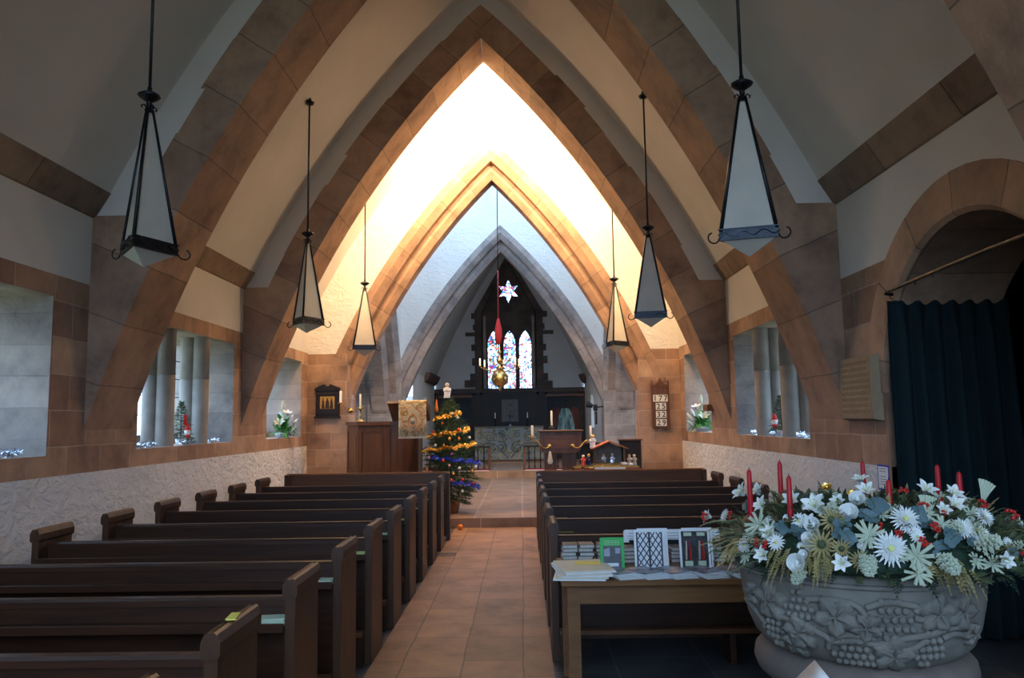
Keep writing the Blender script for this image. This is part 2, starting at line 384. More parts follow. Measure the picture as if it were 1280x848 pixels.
# ------------------------------------------------------------------ profile curves of the building
def Icv(z): return -9.004+math.sqrt(max(0, 12.88**2-(z+2.123)**2))          # intrados half width
def Ecv(z): return -8.487+math.sqrt(max(0, 12.619**2-(z+1.743)**2))        # extrados half width
def Vcv(z): return -9.239+math.sqrt(max(0, 13.875**2-(z+2.455)**2))        # plaster vault half width
def Acv(z, d=0): return -7.965+math.sqrt(max(0, (11.792-d)**2-(z+1.894)**2))  # crossing arches
ZI, ZE, ZV = 7.086, 7.596, 7.896
def zA(d): return -1.894+math.sqrt((11.792-d)**2-7.965**2)
WL, WR = XC-3.32, XC+3.32
YW, YE = -3.4, 13.75
# ---- floors
mb = MB(); mb.box(WL-.8, WR+2.2, YW-.2, 12.15, -.2, 0); struct('floor', mb, M['slate'])
mb = MB(); mb.box(-1.054, .184, YW, 12.15, -.05, .006); struct('floor_aisle', mb, M['aisle'])
mb = MB(); mb.box(WL-.8, WR+.8, 12.15, 20.5, -.2, .15); struct('floor_crossing', mb, M['platform'])
mb = MB(); mb.box(XC-2.9, XC+2.9, 20.5, 26.6, -.2, .33); mb.box(XC-1.7, XC+1.9, 24.3, 26, .33, .345); struct('floor_chancel', mb, M['platform'])
# ---- side walls: white rubble plinth, sandstone band with windows, plaster above
WIN = [(3.75, 6.2), (7.65, 10.2), (11.55, 13.35)]
ZS, ZT = 1.42, 2.72
for side, sx in (('left', -1), ('right', 1)):
    x0 = XC+sx*3.32
    mp = lambda a, b, d, x0=x0, sx=sx: (x0+sx*d, a, b)
    wins = WIN if side == 'left' else WIN[1:]
    holes = [[(a, ZS), (b, ZS), (b, ZT), (a, ZT)] for a, b in wins]
    low, band, upp = MB(), MB(), MB()
    if side == 'left':
        low.holed([(YW, 0), (YE, 0), (YE, 1.25), (YW, 1.25)], [], mp, 0, .8, True)
        band.holed([(YW, 1.25), (YE, 1.25), (YE, 2.9), (YW, 2.9)], holes, mp, 0, .8, True)
        upp.holed([(YW, 2.9), (YE, 2.9), (YE, 3.75), (YW, 3.75)], [], mp, 0, .8, True)
    else:
        DC, DR, DZ = 4.9, 1.1, 1.82
        low.holed([(6.0, 0), (YE, 0), (YE, 1.25), (6.0, 1.25)], [], mp, 0, .8, True)
        low.holed([(YW, 0), (3.8, 0), (3.8, 1.25), (YW, 1.25)], [], mp, 0, .8, True)
        band.holed([(6.72, 1.25), (YE, 1.25), (YE, 2.9), (6.72, 2.9)], holes, mp, 0, .8, True)
        th0 = math.asin((2.84-DZ)/DR)
        DR2 = DR+.05; th0 = math.asin((2.84-DZ)/DR2)
        arc = [(DC+DR2*math.cos(th0*i/16), DZ+DR2*math.sin(th0*i/16)) for i in range(17)]
        band.holed([(6.05, 1.25), (6.72, 1.25), (6.72, 2.84)]+arc[::-1], [], mp, 0, .8, True)
        band.holed([(2*DC-a, b) for a, b in [(6.05, 1.25), (6.72, 1.25), (6.72, 2.84)]+arc[::-1]], [], mp, 0, .8, True)
        arc2 = [(DC+DR2*math.cos(th0+(PI-2*th0)*i/16), DZ+DR2*math.sin(th0+(PI-2*th0)*i/16)) for i in range(17)]
        upp.holed([(YW, 2.84)]+arc2[::-1]+[(6.72, 2.84), (6.72, 2.9), (YE, 2.9), (YE, 3.75), (YW, 3.75)], [], mp, 0, .8, True)
    wl = struct('wall_'+side, upp, M['plaster'])
    lo = low.build('rubble_plinth', M['rubble'], wl); bd = band.build('stone_band', M['ashlar'], wl)
    for k, (a, b) in enumerate(wins):
        h = [(a, ZS), (b, ZS), (b, ZT), (a, ZT)]
        rv = MB(); rv.reveal(h, mp, .001, .80); 
        rv.box(min(mp(0, 0, .60)[0], mp(0, 0, .8)[0]), max(mp(0, 0, .60)[0], mp(0, 0, .8)[0]), a, b, ZS, ZS+.12)
        wn = rv.build('window_%d' % (k+1+(0 if side == 'left' else 3) + (1 if side == 'right' else 0)), M['reveal']); wn['kind'] = 'structure'
        g = MB(); g.quad(mp(a, ZS+.12, .72), mp(b, ZS+.12, .72), mp(b, ZT, .72), mp(a, ZT, .72)); g.build('glass_pane', M['pane'], wn)
        lb = MB()
        nx = 9
        for i in range(1, nx): lb.tube([mp(a+(b-a)*i/nx, ZS+.12, .71), mp(a+(b-a)*i/nx, ZT, .71)], .007, 4)
        for i in range(1, 5): lb.tube([mp(a, ZS+.12+(ZT-ZS-.12)*i/5, .71), mp(b, ZS+.12+(ZT-ZS-.12)*i/5, .71)], .007, 4)
        lb.build('window_lead', M['lead'], wn)
        cs = (.335, .70) if k+len(WIN)-len(wins) < 2 else ()
        for f in cs:
            yy = a+(b-a)*f
            cm = MB()
            for dd in (.12, .275):
                p = mp(yy, 0, dd); cm.lathe([(.097, ZS), (.097, 2.2), (.095, 2.2), (.095, 2.206), (.097, 2.206), (.096, ZT)], p, 28)
            cc = struct('column', cm, M['column'])
        portal(mp((a+b)/2, (ZS+ZT)/2+.06, .76), mp((a+b)/2, (ZS+ZT)/2+.06, -1), b-a, ZT-ZS)
# round-headed door arch in the right wall
mpr = lambda a, b, d: (WR+d, a, b)
mb = MB(); n = 26; r1, r2 = 1.1, 1.40
rows = []; uvr = []
for i in range(n+1):
    t = PI*i/n; cs, sn = math.cos(t), math.sin(t)
    rows.append([mpr(DC+r1*cs, DZ+r1*sn, .8), mpr(DC+r1*cs, DZ+r1*sn, .02), mpr(DC+(r1+.03)*cs, DZ+(r1+.03)*sn, -.012), mpr(DC+r2*cs, DZ+r2*sn, -.012), mpr(DC+r2*cs, DZ+r2*sn, .01)])
    uvr.append([(t*1.25, -.8), (t*1.25, 0), (t*1.25, .03), (t*1.25, .3), (t*1.25, .33)])
mb.grid(rows, smooth=False, uvs=uvr)
for s_ in (-1, 1):
    ya, yb = sorted((DC+s_*r1, DC+s_*(r1+.052)))
    mb.box(WR-.004, WR+.8, ya, yb, 0, DZ)
tr = struct('trim_1', mb, M['voussoir'])
# dark porch behind the door arch
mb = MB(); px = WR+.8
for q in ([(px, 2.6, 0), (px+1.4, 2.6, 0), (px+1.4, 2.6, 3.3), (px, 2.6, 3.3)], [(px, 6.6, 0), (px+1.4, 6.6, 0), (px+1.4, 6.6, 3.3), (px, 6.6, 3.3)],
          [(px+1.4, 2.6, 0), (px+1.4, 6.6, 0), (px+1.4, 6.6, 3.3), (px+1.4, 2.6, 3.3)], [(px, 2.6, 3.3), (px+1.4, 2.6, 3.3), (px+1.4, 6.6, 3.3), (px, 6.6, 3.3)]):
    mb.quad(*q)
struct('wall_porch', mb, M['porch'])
# west wall with its big window behind the camera
mpw = lambda a, b, d: (a, YW-d, b)
def pointed(cx, hw, z0, zs, rise, n=10):
    pts = [(cx-hw, z0), (cx+hw, z0)]
    k = (rise*rise+hw*hw)/(2*hw)      # radius of two-centred arch
    aa = math.asin(min(1, rise/k))
    right = [(cx+hw-k+k*math.cos(aa*i/n), zs+k*math.sin(aa*i/n)) for i in range(n+1)]
    return pts+right+[(2*cx-a, b) for a, b in right[::-1][1:]]
hw_ = pointed(XC, 2.1, 1.0, 3.7, 3.0)
mb = MB(); mb.holed([(WL-.5, 0), (WR+.5, 0), (WR+.5, 3.7), (XC+2.75, 5.5), (XC, 8.1), (XC-2.75, 5.5), (WL-.5, 3.7)], [hw_], mpw, 0, .7, False); mb.reveal(hw_, mpw, 0, .7)
struct('wall_west', mb, M['plaster'])
portal((XC, YW-.72, 3.85), (XC, 5, 3.85), 4.3, 5.8)
# ---- plaster vaults of the three bays (and the bay behind the camera)
def vault(y0, y1, name):
    mb = MB(); zs = [3.74+(ZV-3.74)*i/22 for i in range(23)]
    for s_ in (-1, 1):
        mb.grid([[(XC+s_*Vcv(z), y, z) for y in (y0, y1)] for z in zs])
    struct(name, mb, M['plaster'])
for i, (a, b) in enumerate([(YW, 2.75), (3.45, 6.75), (7.47, 10.53), (11.2, 13.78)]): vault(a, b, 'ceiling' if i == 0 else 'ceiling.%03d' % i)
# ---- cornices
for i, (a, b) in enumerate([(3.48, 6.74), (7.48, 10.52), (11.22, 13.76)]):
    for s_ in (-1, 1):
        mb = MB(); pr = [(3.34, 3.50), (3.30, 3.52), (3.17, 3.735), (3.20, 3.77), (3.5, 3.80), (3.5, 3.5)]
        mb.prism(pr, lambda u, v, d, s_=s_: (XC+s_*u, d, v), a, b)
        struct('trim_2', mb, M['corbel'])
# ---- transverse arches
def polar(dx, z, cx, cz, r): return (math.atan2(z-cz, dx-cx)*r, math.hypot(dx-cx, z-cz))
def arch(y0, y1, jseed):
    rr = random.Random(jseed)
    mb = MB(); pm = MB(); zs = [1.5+i*.07 for i in range(int((3.53-1.5)/.07)+1)]
    for s_ in (-1, 1):
        P = lambda dx, z, y, s_=s_: (XC+s_*dx, y, z)
        uvp = lambda dx, z: polar(dx, z, -9.0, -2.1, 12.88)
        # rows: (z, inner, outer)
        rowsA = [(z, min(Icv(z), 3.36), 3.36) for z in zs]+[(3.53, Icv(3.53), 3.36)]
        zz = 3.53; rowsB = []
        while zz < ZE-.02:
            j = rr.uniform(-.025, .025); z1 = min(ZE, zz+rr.uniform(.36, .5))
            if ZE-z1 < .2: z1 = ZE
            for z in sorted([zz+(z1-zz)*k/5 for k in range(6)]+([ZI] if zz < ZI < z1 else [])):
                rowsB.append((z, Icv(z) if z < ZI else 0.0, max(0, Ecv(z)+(j if z < 7.2 else 0))))
            zz = z1
        for y, rev in ((y0, False), (y1, True)):
            for rows in (rowsA, rowsB):
                mb.grid([[P(a, z, y), P(b, z, y)] for z, a, b in rows], smooth=False, uvs=[[uvp(a, z), uvp(b, z)] for z, a, b in rows])
            zp = [3.53+(ZV-3.53)*k/30 for k in range(31)]
            yy = y+(.012 if not rev else -.012)
            pm.grid([[P(max(0, Ecv(z)-.06) if z < ZE else 0, z, yy), P((Vcv(z)+.03) if z > 3.74 else 3.36, z, yy)] for z in zp], smooth=False)
        # soffit
        sof = [1.5+(ZI-1.5)*k/60 for k in range(61)]
        mb.grid([[P(Icv(z), z, y0), P(Icv(z), z, y1)] for z in sof], uvs=[[(uvp(Icv(z), z)[0], y0), (uvp(Icv(z), z)[0], y1)] for z in sof])
        # ledge on top of the springer
        mb.quad(P(3.08, 3.53, y0), P(3.36, 3.53, y0), P(3.36, 3.53, y1), P(3.08, 3.53, y1))
    o = struct('arch', mb, M['voussoir']); q = pm.build('spandrel_plaster', M['plaster'], o)
for i, (a, b) in enumerate([(2.7, 3.5), (6.72, 7.5), (10.5, 11.25)]): arch(a, b, 3+i)
# ---- moulded two-order arches of the crossing
ORD = [(-.0, 0), (.14, 0), (.26, .12), (.26, .30), (.36, .30), (.46, .40), (.46, .75)]
def order_arch(org, rv, dv, mat, zlow=1.9, name='arch'):
    mb = MB(); org = Vector(org); rv = Vector(rv); dv = Vector(dv)
    for s_ in (-1, 1):
        rows = []; uvs = []
        n = 56
        for k in range(n+1):
            row = []; ur = []
            acc = 0; prev = None
            for d, dep in ORD:
                zt = zA(d); z = zlow+(zt-zlow)*k/n
                dx = Acv(z, d) if k < n else 0
                p = org+rv*(s_*dx)+dv*(dep-.003); row.append((p.x, p.y, z))
                if prev: acc += math.hypot(d-prev[0], dep-prev[1])
                prev = (d, dep); ur.append((polar(dx, z, -7.965, -1.894, 11.5)[0], acc))
            rows.append(row); uvs.append(ur)
        mb.grid(rows, smooth=False, uvs=uvs)
    return struct(name, mb, mat)
def gable_wall(org, rv, dep, outer, ztop, zb, d, mat, name):
    """plaster above an arch: from the arch curve out to outer(z)"""
    mb = MB(); org = Vector(org); rv = Vector(rv); n = 44
    for s_ in (-1, 1):
        rows = []
        for k in range(n+1):
            z = zb+(ztop-zb)*k/n
            for zz in ([z] if not (z < zA(d) < zb+(ztop-zb)*(k+1)/n) else [z, zA(d)]):
                a = max(0, Acv(zz, d)) if zz < zA(d) else 0; b = outer(zz)
                p = org+rv*(s_*a); q = org+rv*(s_*max(b, a)); rows.append([(p.x, p.y, zz), (q.x, q.y, zz)])
        mb.grid(rows, smooth=False)
    return struct(name, mb, mat)
TZ = 7.9
order_arch((XC, YE, 0), (1, 0, 0), (0, 1, 0), M['voussoir'])
order_arch((XC, 20, 0), (1, 0, 0), (0, 1, 0), M['blue_lit_stone'])
CY = 17.25
order_arch((XC-2.62, CY, 0), (0, 1, 0), (-1, 0, 0), M['blue_lit_stone'])
order_arch((XC+2.62, CY, 0), (0, 1, 0), (1, 0, 0), M['blue_lit_stone'])
gable_wall((XC, YE, 0), (1, 0, 0), 0, lambda z: 3.4 if z < 3.75 else Vcv(z)+.02 if z < ZV else 0, ZV, 2.88, .02, M['rubble_soft'], 'wall_nave_east')
gable_wall((XC, 14.5, 0), (1, 0, 0), 0, lambda z: 2.64, TZ, 1.9, .46, M['rubble_soft'], 'wall_tower_west')
gable_wall((XC, 20, 0), (1, 0, 0), 0, lambda z: 2.64, TZ, 2.6, .02, M['rubble_soft'], 'wall_tower_east')
for s_, nm in ((-1, 'north'), (1, 'south')):
    gable_wall((XC+s_*2.62, CY, 0), (0, 1, 0), 0, lambda z: 2.76, TZ, 2.6, .02, M['rubble_soft'], 'wall_tower_'+nm)
# ashlar piers under the arches
for y0, y1, mat, nm in ((YE, 14.5, M['ashlar'], 'wall_pier_west'), (20, 20.75, M['grey_ashlar'], 'wall_pier_east')):
    for s_ in (-1, 1):
        mb = MB(); a, b = sorted((XC+s_*2.62, XC+s_*3.5)); mb.box(a, b, y0, y1, 0, 2.88 if y0 < 15 else 2.95)
        struct(nm, mb, mat)
# tower lantern: tall windows on all four sides, high above the crossing
mb = MB(); LT = TZ+2.9
for s_ in (-1, 1):
    xx = XC+s_*2.62; xa_, xb_ = sorted((xx, xx+s_*.3))
    mb.box(xa_, xb_, 14.5, 20, LT-.25, LT)
    for ya in (14.5, 17.1, 19.7): mb.box(xa_, xb_, ya, ya+.3, TZ, LT)
for yy in (14.2, 20):
    mb.box(XC-2.92, XC+2.92, yy, yy+.3, LT-.25, LT)
    for xa_ in (XC-2.92, XC-.15, XC+2.32): mb.box(xa_, xa_+.3+.3*(xa_ > XC+1), yy, yy+.3, TZ, LT)
mb.box(XC-2.92, XC+2.92, 14.2, 20.3, LT, LT+.2)
struct('wall_tower_lantern', mb, M['rubble_soft'])
for s_ in (-1, 1):
    portal((XC+s_*2.95, CY, TZ+1.4), (XC, CY, TZ+1.4), 5.5, 2.8)
    portal((XC, CY+s_*3.06, TZ+1.4), (XC, CY, TZ+1.4), 5.3, 2.8)
# transepts beyond the crossing
for s_, nm in ((-1, 'transept_north'), (1, 'transept_south')):
    mb = MB(); xa, xb = XC+s_*3.30, XC+s_*6.4
    mb.quad((xa, 20.1, 0), (xb, 20.1, 0), (xb, 20.1, 6.9), (xa, 20.1, 6.9)); mb.quad((xa, 14.4, 0), (xb, 14.4, 0), (xb, 14.4, 6.9), (xa, 14.4, 6.9))
    mb.quad((xa, 14.4, 6.9), (xb, 14.4, 6.9), (xb, 20.1, 6.9), (xa, 20.1, 6.9)); mb.quad((xa, 14.4, .15), (xb, 14.4, .15), (xb, 20.1, .15), (xa, 20.1, .15))
    mpt = lambda a, b, d, xb=xb, s_=s_: (xb+s_*d, a, b)
    h = [(16.4, 2.0), (18.2, 2.0), (18.2, 4.6 if s_ > 0 else 2.9), (16.4, 4.6 if s_ > 0 else 2.9)]
    mb.holed([(14.4, 0), (20.1, 0), (20.1, 6.9), (14.4, 6.9)], [h], mpt, 0); mb.reveal(h, mpt, 0, .4)
    struct('wall_'+nm, mb, M['grey_ashlar'])
    portal((xb+s_*.42, 17.3, (h[0][1]+h[2][1])/2), (XC, 17.3, 2), 1.8, h[2][1]-h[0][1])
# ---- chancel
XE = -0.4; CH = 2.52
def V2(z): return -15.0102+math.sqrt(max(0, 18.7362**2-(z-(-3.6133))**2))
ZC = 7.6
mb = MB()
for s_ in (-1, 1):
    mb.grid([[(XE+s_*V2(z), y, z) for y in (20.6, 26.2)] for z in [3.0+(ZC-3.0)*i/20 for i in range(21)]])
struct('ceiling_chancel', mb, M['chancel_plaster'])
for s_ in (-1, 1):
    mpc = lambda a, b, d, s_=s_: (XE+s_*(CH+d), a, b)
    h = [(22.8, 1.4), (23.7, 1.4), (23.7, 2.4), (22.8, 2.4)]
    mb = MB(); mb.holed([(20.7, 0), (26, 0), (26, 3.1), (20.7, 3.1)], [h], mpc, 0); mb.reveal(h, mpc, 0, .45)
    wc = struct('wall_chancel_'+('north' if s_ < 0 else 'south'), mb, M['chancel_plaster'])
    mb = MB()
    for k in (1, 2): mb.box(min(mpc(0, 0, .2)[0], mpc(0, 0, .35)[0]), max(mpc(0, 0, .2)[0], mpc(0, 0, .35)[0]), 22.8+.9*k/3-.05, 22.8+.9*k/3+.05, 1.4, 2.4)
    mb.build('mullion', M['column'], wc)
    g = MB(); g.quad(mpc(22.8, 1.4, .4), mpc(23.7, 1.4, .4), mpc(23.7, 2.4, .4), mpc(22.8, 2.4, .4)); g.build('glass_pane', M['pane'], wc)
    portal(mpc(23.25, 1.9, .46), mpc(23.25, 1.9, -1), .9, 1.0)
    mb = MB(); mb.prism([(CH+.02, 2.82), (CH-.10, 2.9), (CH-.2, 3.12), (CH+.02, 3.15)], lambda u, v, d, s_=s_: (XE+s_*u, d, v), 23.2 if s_ < 0 else 25.2, 25.98)
    struct('trim_3', mb, M['dark_stone'])
# east wall: plaster, dark stone surround with ragged quoins, three lancets and a star
mpe = lambda a, b, d: (XE+a, 26+d, b)
mb = MB(); mb.grid([[(XE-max(0, V2(z) if z > 3 else CH+.02), 26.03, z), (XE+max(0, V2(z) if z > 3 else CH+.02), 26.03, z)] for z in [0, 2.99]+[3+(ZC-3)*i/20 for i in range(21)]], smooth=False)
ew = None
lanc = [pointed(c, .205, 2.71, 4.25, .48, 6) for c in (-.53, .012, .555)]
star = []
for i in range(12):
    a = PI/2+i*PI/6; r = .41 if i % 2 == 0 else .205
    star.append((r*math.cos(a), 6.1+r*1.02*math.sin(a)))
sur = [(-1.16, 1.0), (1.16, 1.0), (1.16, 5.35), (0, 7.35), (-1.16, 5.35)]
inn = [(-.93, 2.45), (.93, 2.45), (.93, 5.3), (0, 7.12), (-.93, 5.3)]
# plaster needs the lancet openings, so it is rebuilt as one holed face
mb = MB()
ol = [(-CH, 0), (CH, 0), (CH, 3)]+[(max(0, V2(3+(ZC-3)*i/14)), 3+(ZC-3)*i/14) for i in range(1, 14)]+[(0, ZC)]+[(-max(0, V2(3+(ZC-3)*i/14)), 3+(ZC-3)*i/14) for i in range(13, 0, -1)]+[(-CH, 3)]
mb.holed(ol, [sur], mpe, .03)
ew = struct('wall_chancel_east', mb, M['chancel_plaster'])
mb = MB(); mb.holed(sur, [inn], mpe, 0)
mb.reveal(sur, mpe, 0, .04)
mb.reveal(inn, mpe, 0, .3)
q = [(-1.34, 3.0, 3.25), (-1.5, 2.75, 3.0), (-1.27, 4.0, 4.22), (-1.3, 3.55, 3.8), (-1.52, 4.55, 4.68), (-1.26, 4.75, 4.95), (-1.28, 5.1, 5.3)]
for x, a, b in q:
    for s_ in (-1, 1):
        jit = R.uniform(-.05, .05); xa, xb = sorted((s_*1.15, s_*abs(x)+s_*jit)); mb.box(XE+xa, XE+xb, 25.995, 26.04, a+jit, b+jit)
mb.box(XE-CH, XE+CH, 25.96, 26.02, 2.55, 2.72)
mb.build('window_surround', M['dark_stone'], ew)
mb = MB(); mb.holed(inn, lanc+[star], mpe, .3)
for h in lanc+[star]: mb.reveal(h, mpe, .3, .55)
mb.build('tracery', M['dark_stone'], ew)
mb = MB()
for s_ in (-1, 1):
    mb.box(XE+s_*.83-.045, XE+s_*.83+.045, 26.1, 26.32, 2.45, 5.2)
mb.build('window_shaft', M['reveal'], ew)
for k, h in enumerate(lanc+[star]):
    mb = MB(); mb.holed(h, [], mpe, .42); mb.build('window_%d' % (8+k), M['stained']).__setitem__('kind', 'structure')
    lb = MB(); xs = [a for a, b in h]; zs_ = [b for a, b in h]
    if k < 3:
        for i in range(1, 7): z = 2.71+i*.24; lb.tube([mpe(min(xs), z, .41), mpe(max(xs), z, .41)], .006, 4)
        lb.tube([mpe((min(xs)+max(xs))/2, 2.71, .41), mpe((min(xs)+max(xs))/2, 4.7, .41)], .005, 4)
        lb.build('window_lead', M['lead'], bpy.data.objects['window_%d' % (8+k)])
portal((XE, 26.62, 4.5), (XE, 20, 4.0), 2.0, 4.2)
# dark oak dado round the chancel end
mb = MB(); mb.box(XE-CH, XE+CH, 25.93, 25.99, .33, 2.55)
for x in (-2.5, -1.22, -.95, .95, 1.22, 2.4): mb.box(XE+x-.04, XE+x+.04, 25.9, 25.96, .33, 2.58)
mb.box(XE-CH, XE+CH, 25.9, 25.96, 2.5, 2.58)
struct('trim_4', mb, M['blackwood'])
# outer closure above/around the nave so daylight only enters by the windows
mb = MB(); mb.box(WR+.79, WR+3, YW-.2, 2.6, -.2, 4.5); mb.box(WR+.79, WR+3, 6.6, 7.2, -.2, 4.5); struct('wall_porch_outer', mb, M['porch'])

# ================================================================== FITTINGS
# ---- pendant lanterns
def lantern(label, x, y, rot):
    t = thing('pendant_lantern', label, 'lantern', (x, y, 2.70), 'pyramid lanterns hanging from the vault')
    zc = 3.93; rt_ = rz(rot)
    def P(a, b, z): v = rt_ @ Vector((a, b, 0)); return (x+v.x, y+v.y, z)
    # height of the vault over this spot
    dx = abs(x-XC); zt = -2.455+math.sqrt(13.875**2-(dx+9.239)**2)
    mb = MB(); mb.tube([(x, y, zc), (x, y, zt-.03)], .011, 8); mb.build('hanging_rod', M['iron'], t)
    mb = MB(); mb.lathe([(.001, zt-.07), (.05, zt-.06), (.062, zt-.035), (.03, zt-.02), (.02, zt+.02)], (x, y, 0), 16); mb.build('ceiling_rose', M['iron'], t)
    mb = MB(); mb.lathe([(.015, zc-.045), (.03, zc-.04), (.07, zc-.012), (.078, zc), (.05, zc+.018), (.018, zc+.025), (.015, zc+.06)], (x, y, 0), 20)
    mb.lathe([(.03, zc-.13), (.018, zc-.1), (.02, zc-.05)], (x, y, 0), 10)
    for k in range(4):
        a = PI/4+k*PI/2; c, s_ = math.cos(a), math.sin(a)
        mb.tube([P(c*.012, s_*.012, zc-.10), P(c*.035, s_*.035, zc-.072), P(c*.055, s_*.055, zc-.085), P(c*.048, s_*.048, zc-.10)], .006, 6)
    mb.build('drip_cup', M['iron'], t)
    rad = .205; zb = 2.88; zt2 = zc-.10; ht = .024
    cs = [(math.cos(2*PI*k/3), math.sin(2*PI*k/3)) for k in range(3)]
    def Q(k, f, z): a, b = cs[k % 3]; return P(a*f, b*f, z)
    for k in range(3):
        mb = MB(); mb.tube([Q(k, ht, zt2), Q(k, rad, zb)], [.010, .014], 6); mb.build('frame_bar', M['iron'], t)
    mb = MB()
    for k in range(3):
        for z0, z1, g in ((zb-.05, zb+.012, .012), (zb-.060, zb-.05, .024), (zb+.012, zb+.02, .022)):
            hh = rad+g
            mb.quad(Q(k, hh, z0), Q(k+1, hh, z0), Q(k+1, hh, z1), Q(k, hh, z1))
            mb.quad(Q(k, hh, z1), Q(k+1, hh, z1), Q(k+1, rad-.03, z1), Q(k, rad-.03, z1))
            mb.quad(Q(k, hh, z0), Q(k+1, hh, z0), Q(k+1, rad-.03, z0), Q(k, rad-.03, z0))
        A_, B_ = Vector(Q(k, rad+.018, 0)), Vector(Q(k+1, rad+.018, 0))
        mb.tube([tuple(A_.lerp(B_, i/28)+Vector((0, 0, zb-.02+.016*math.sin(i/28*6*PI)))) for i in range(29)], .004, 4)
    mb.build('band', M['iron'], t)
    for k in range(3):
        g = MB(); g.tube([Q(k, rad+.01, zb-.04)]+[Q(k, rad+.055-.04*math.cos(j*.55), zb-.043-.036*math.sin(j*.55)) for j in range(1, 9)], .0055, 6)
        g.build('scroll_hook', M['iron'], t)
        g = MB(); g.quad(Q(k, rad*.95, zb), Q(k+1, rad*.95, zb), Q(k+1, ht*.9, zt2-.01), Q(k, ht*.9, zt2-.01)); g.build('glass_panel', M['lampglass'], t)
    g = MB()
    for k in range(3): g.add([Q(k, rad, zb-.055), Q(k+1, rad, zb-.055), P(0, 0, zb-.16)], [(0, 1, 2)])
    g.build('base_glass', M['lampglass'], t)
LR = 2.05
for y, nm in ((5.12, 'nearest'), (9.1, 'middle'), (12.5, 'farthest')):
    for s_, sd in ((-1, 'left'), (1, 'right')):
        where = {'nearest': 'nearest the camera', 'middle': 'between the two stone arches', 'farthest': 'in the bright far bay'}[nm]
        rot = {(5.12, -1): -81.9, (5.12, 1): -46.8, (9.1, -1): -86.3, (9.1, 1): -39.7, (12.5, -1): -18.5, (12.5, 1): -108}[(y, s_)]*PI/180
        lantern('%s %s side iron lantern with ivory glass, %s' % (nm, sd, where), XC+s_*LR, y, rot)
# ---- floodlights on the back of the second arch (hidden from the nave)
for p, sd in zip(FLOOD, ('left', 'right')):
    t = thing('floodlight', 'small black floodlight on the %s back of the second arch' % sd, 'floodlight', (p[0], 11.27, p[2]-.05))
    mb = MB(); mb.lathe([(.001, 0), (.05, .0), (.075, .12), (.07, .12), (.045, .03), (.001, .03)], (p[0], 11.38, p[2]-.02), 16, axis=Matrix.Rotation(-PI/2, 3, 'X')); mb.build('lamp_housing', M['black'], t)
    mb = MB(); mb.box(p[0]-.03, p[0]+.03, 11.25, 11.39, p[2]-.05, p[2]+.01); mb.build('bracket', M['black'], t)

for p, sd in zip(BULB, ('left', 'right')):
    t = thing('wall_lamp', 'bare bulb on an iron arm, %s haunch of the second arch, east side' % sd, 'lamp', (p[0], 11.25, p[2]-.05))
    sg = -1 if sd == 'left' else 1
    mb = MB(); mb.tube([(p[0]+sg*.10, 11.25, p[2]+.10), (p[0]+sg*.10, 11.42, p[2]+.12), (p[0]+sg*.10, 11.50, p[2]+.10)], .012, 6); mb.lathe([(.001, 0), (.03, .0), (.035, .05), (.02, .07), (.001, .07)], (p[0]+sg*.10, 11.50, p[2]+.05), 12); mb.build('arm', M['black'], t)
# the lamps are fixed to the building and stay out of sight behind the arch
for o in list(col.objects):
    if o.parent is None and o.name.split('.')[0] in ('floodlight', 'wall_lamp'):
        del o['label'], o['category']; o['kind'] = 'structure'
# ---- pews
ORDN = ['first', 'second', 'third', 'fourth', 'fifth', 'sixth', 'seventh', 'eighth', 'ninth', 'tenth']
def bench_end(x0, x1, y0, t, inner, dep=.40):
    mb = MB(); xm = (x0+x1)/2
    mb.cham(x0, x1, y0, y0+dep, 0, .865, .006); o = mb.build('bench_end', M['pewy'], t)
    g = MB(); hw = .034
    sec = [(-hw+.010, .848), (-hw, .862), (-hw, .905), (-hw+.012, .932), (-.012, .94), (-.008, .934), (.008, .934), (.012, .94), (hw-.012, .932), (hw, .905), (hw, .862), (hw-.010, .848)]
    g.prism(sec, lambda u, v, d: (xm+u, d, v), y0-.012, y0+dep+.012); g.build('end_cap', M['pewy'], o)
def pew(xa, xb, y, label, group):
    t = thing('pew', label, 'pew', ((xa+xb)/2, y+.2, 0), group)
    th = .048
    bench_end(xa, xa+th, y, t, False); bench_end(xb-th, xb, y, t, True)
    mb = MB(); mb.cham(xa+th, xb-th, y+.115, y+.14, .12, .80, .004); mb.build('backrest', M['pew'], t)
    mb = MB(); mb.prism([(-.02, .795), (-.02, .822), (-.012, .834), (.036, .834), (.044, .822), (.044, .795)], lambda u, v, d: (d, y+.115+u, v), xa+th, xb-th); mb.build('top_rail', M['pew'], t)
    mb = MB(); mb.cham(xa+th, xb-th, y-.02, y+.115, .70, .72, .004); mb.cham(xa+th, xb-th, y-.03, y-.018, .70, .742, .003); mb.build('book_ledge', M['pew'], t)
    mb = MB(); mb.cham(xa+th, xb-th, y+.14, y+.50, .42, .45, .006); mb.cham(xa+th, xb-th, y+.44, y+.46, .1, .42, .004); mb.build('seat', M['pew'], t)
    mb = MB(); mb.cham(xa+th, xb-th, y-.10, y-.02, .20, .235, .006); mb.build('foot_rail', M['oakx'], t)
    for x in (xa+th, (xa+xb)/2, xb-th-.04):
        g = MB(); g.box(x, x+.04, y-.09, y+.12, .0, .20); g.build('foot_rail_bracket', M['pew'], t)
    return t
Y0, DY = 5.47, .9123
for i in range(10):
    y = Y0+(i-4)*DY+(.07 if i == 0 else 0)
    lb = 'dark oak pew left of the aisle, %s' % ('nearest the camera, only its end showing' if i == 0 else ('last one, directly behind the panelled front' if i == 9 else ORDN[i]+' from the camera'))
    pew(-3.44, -1.056, y, lb, 'pews left of the aisle')
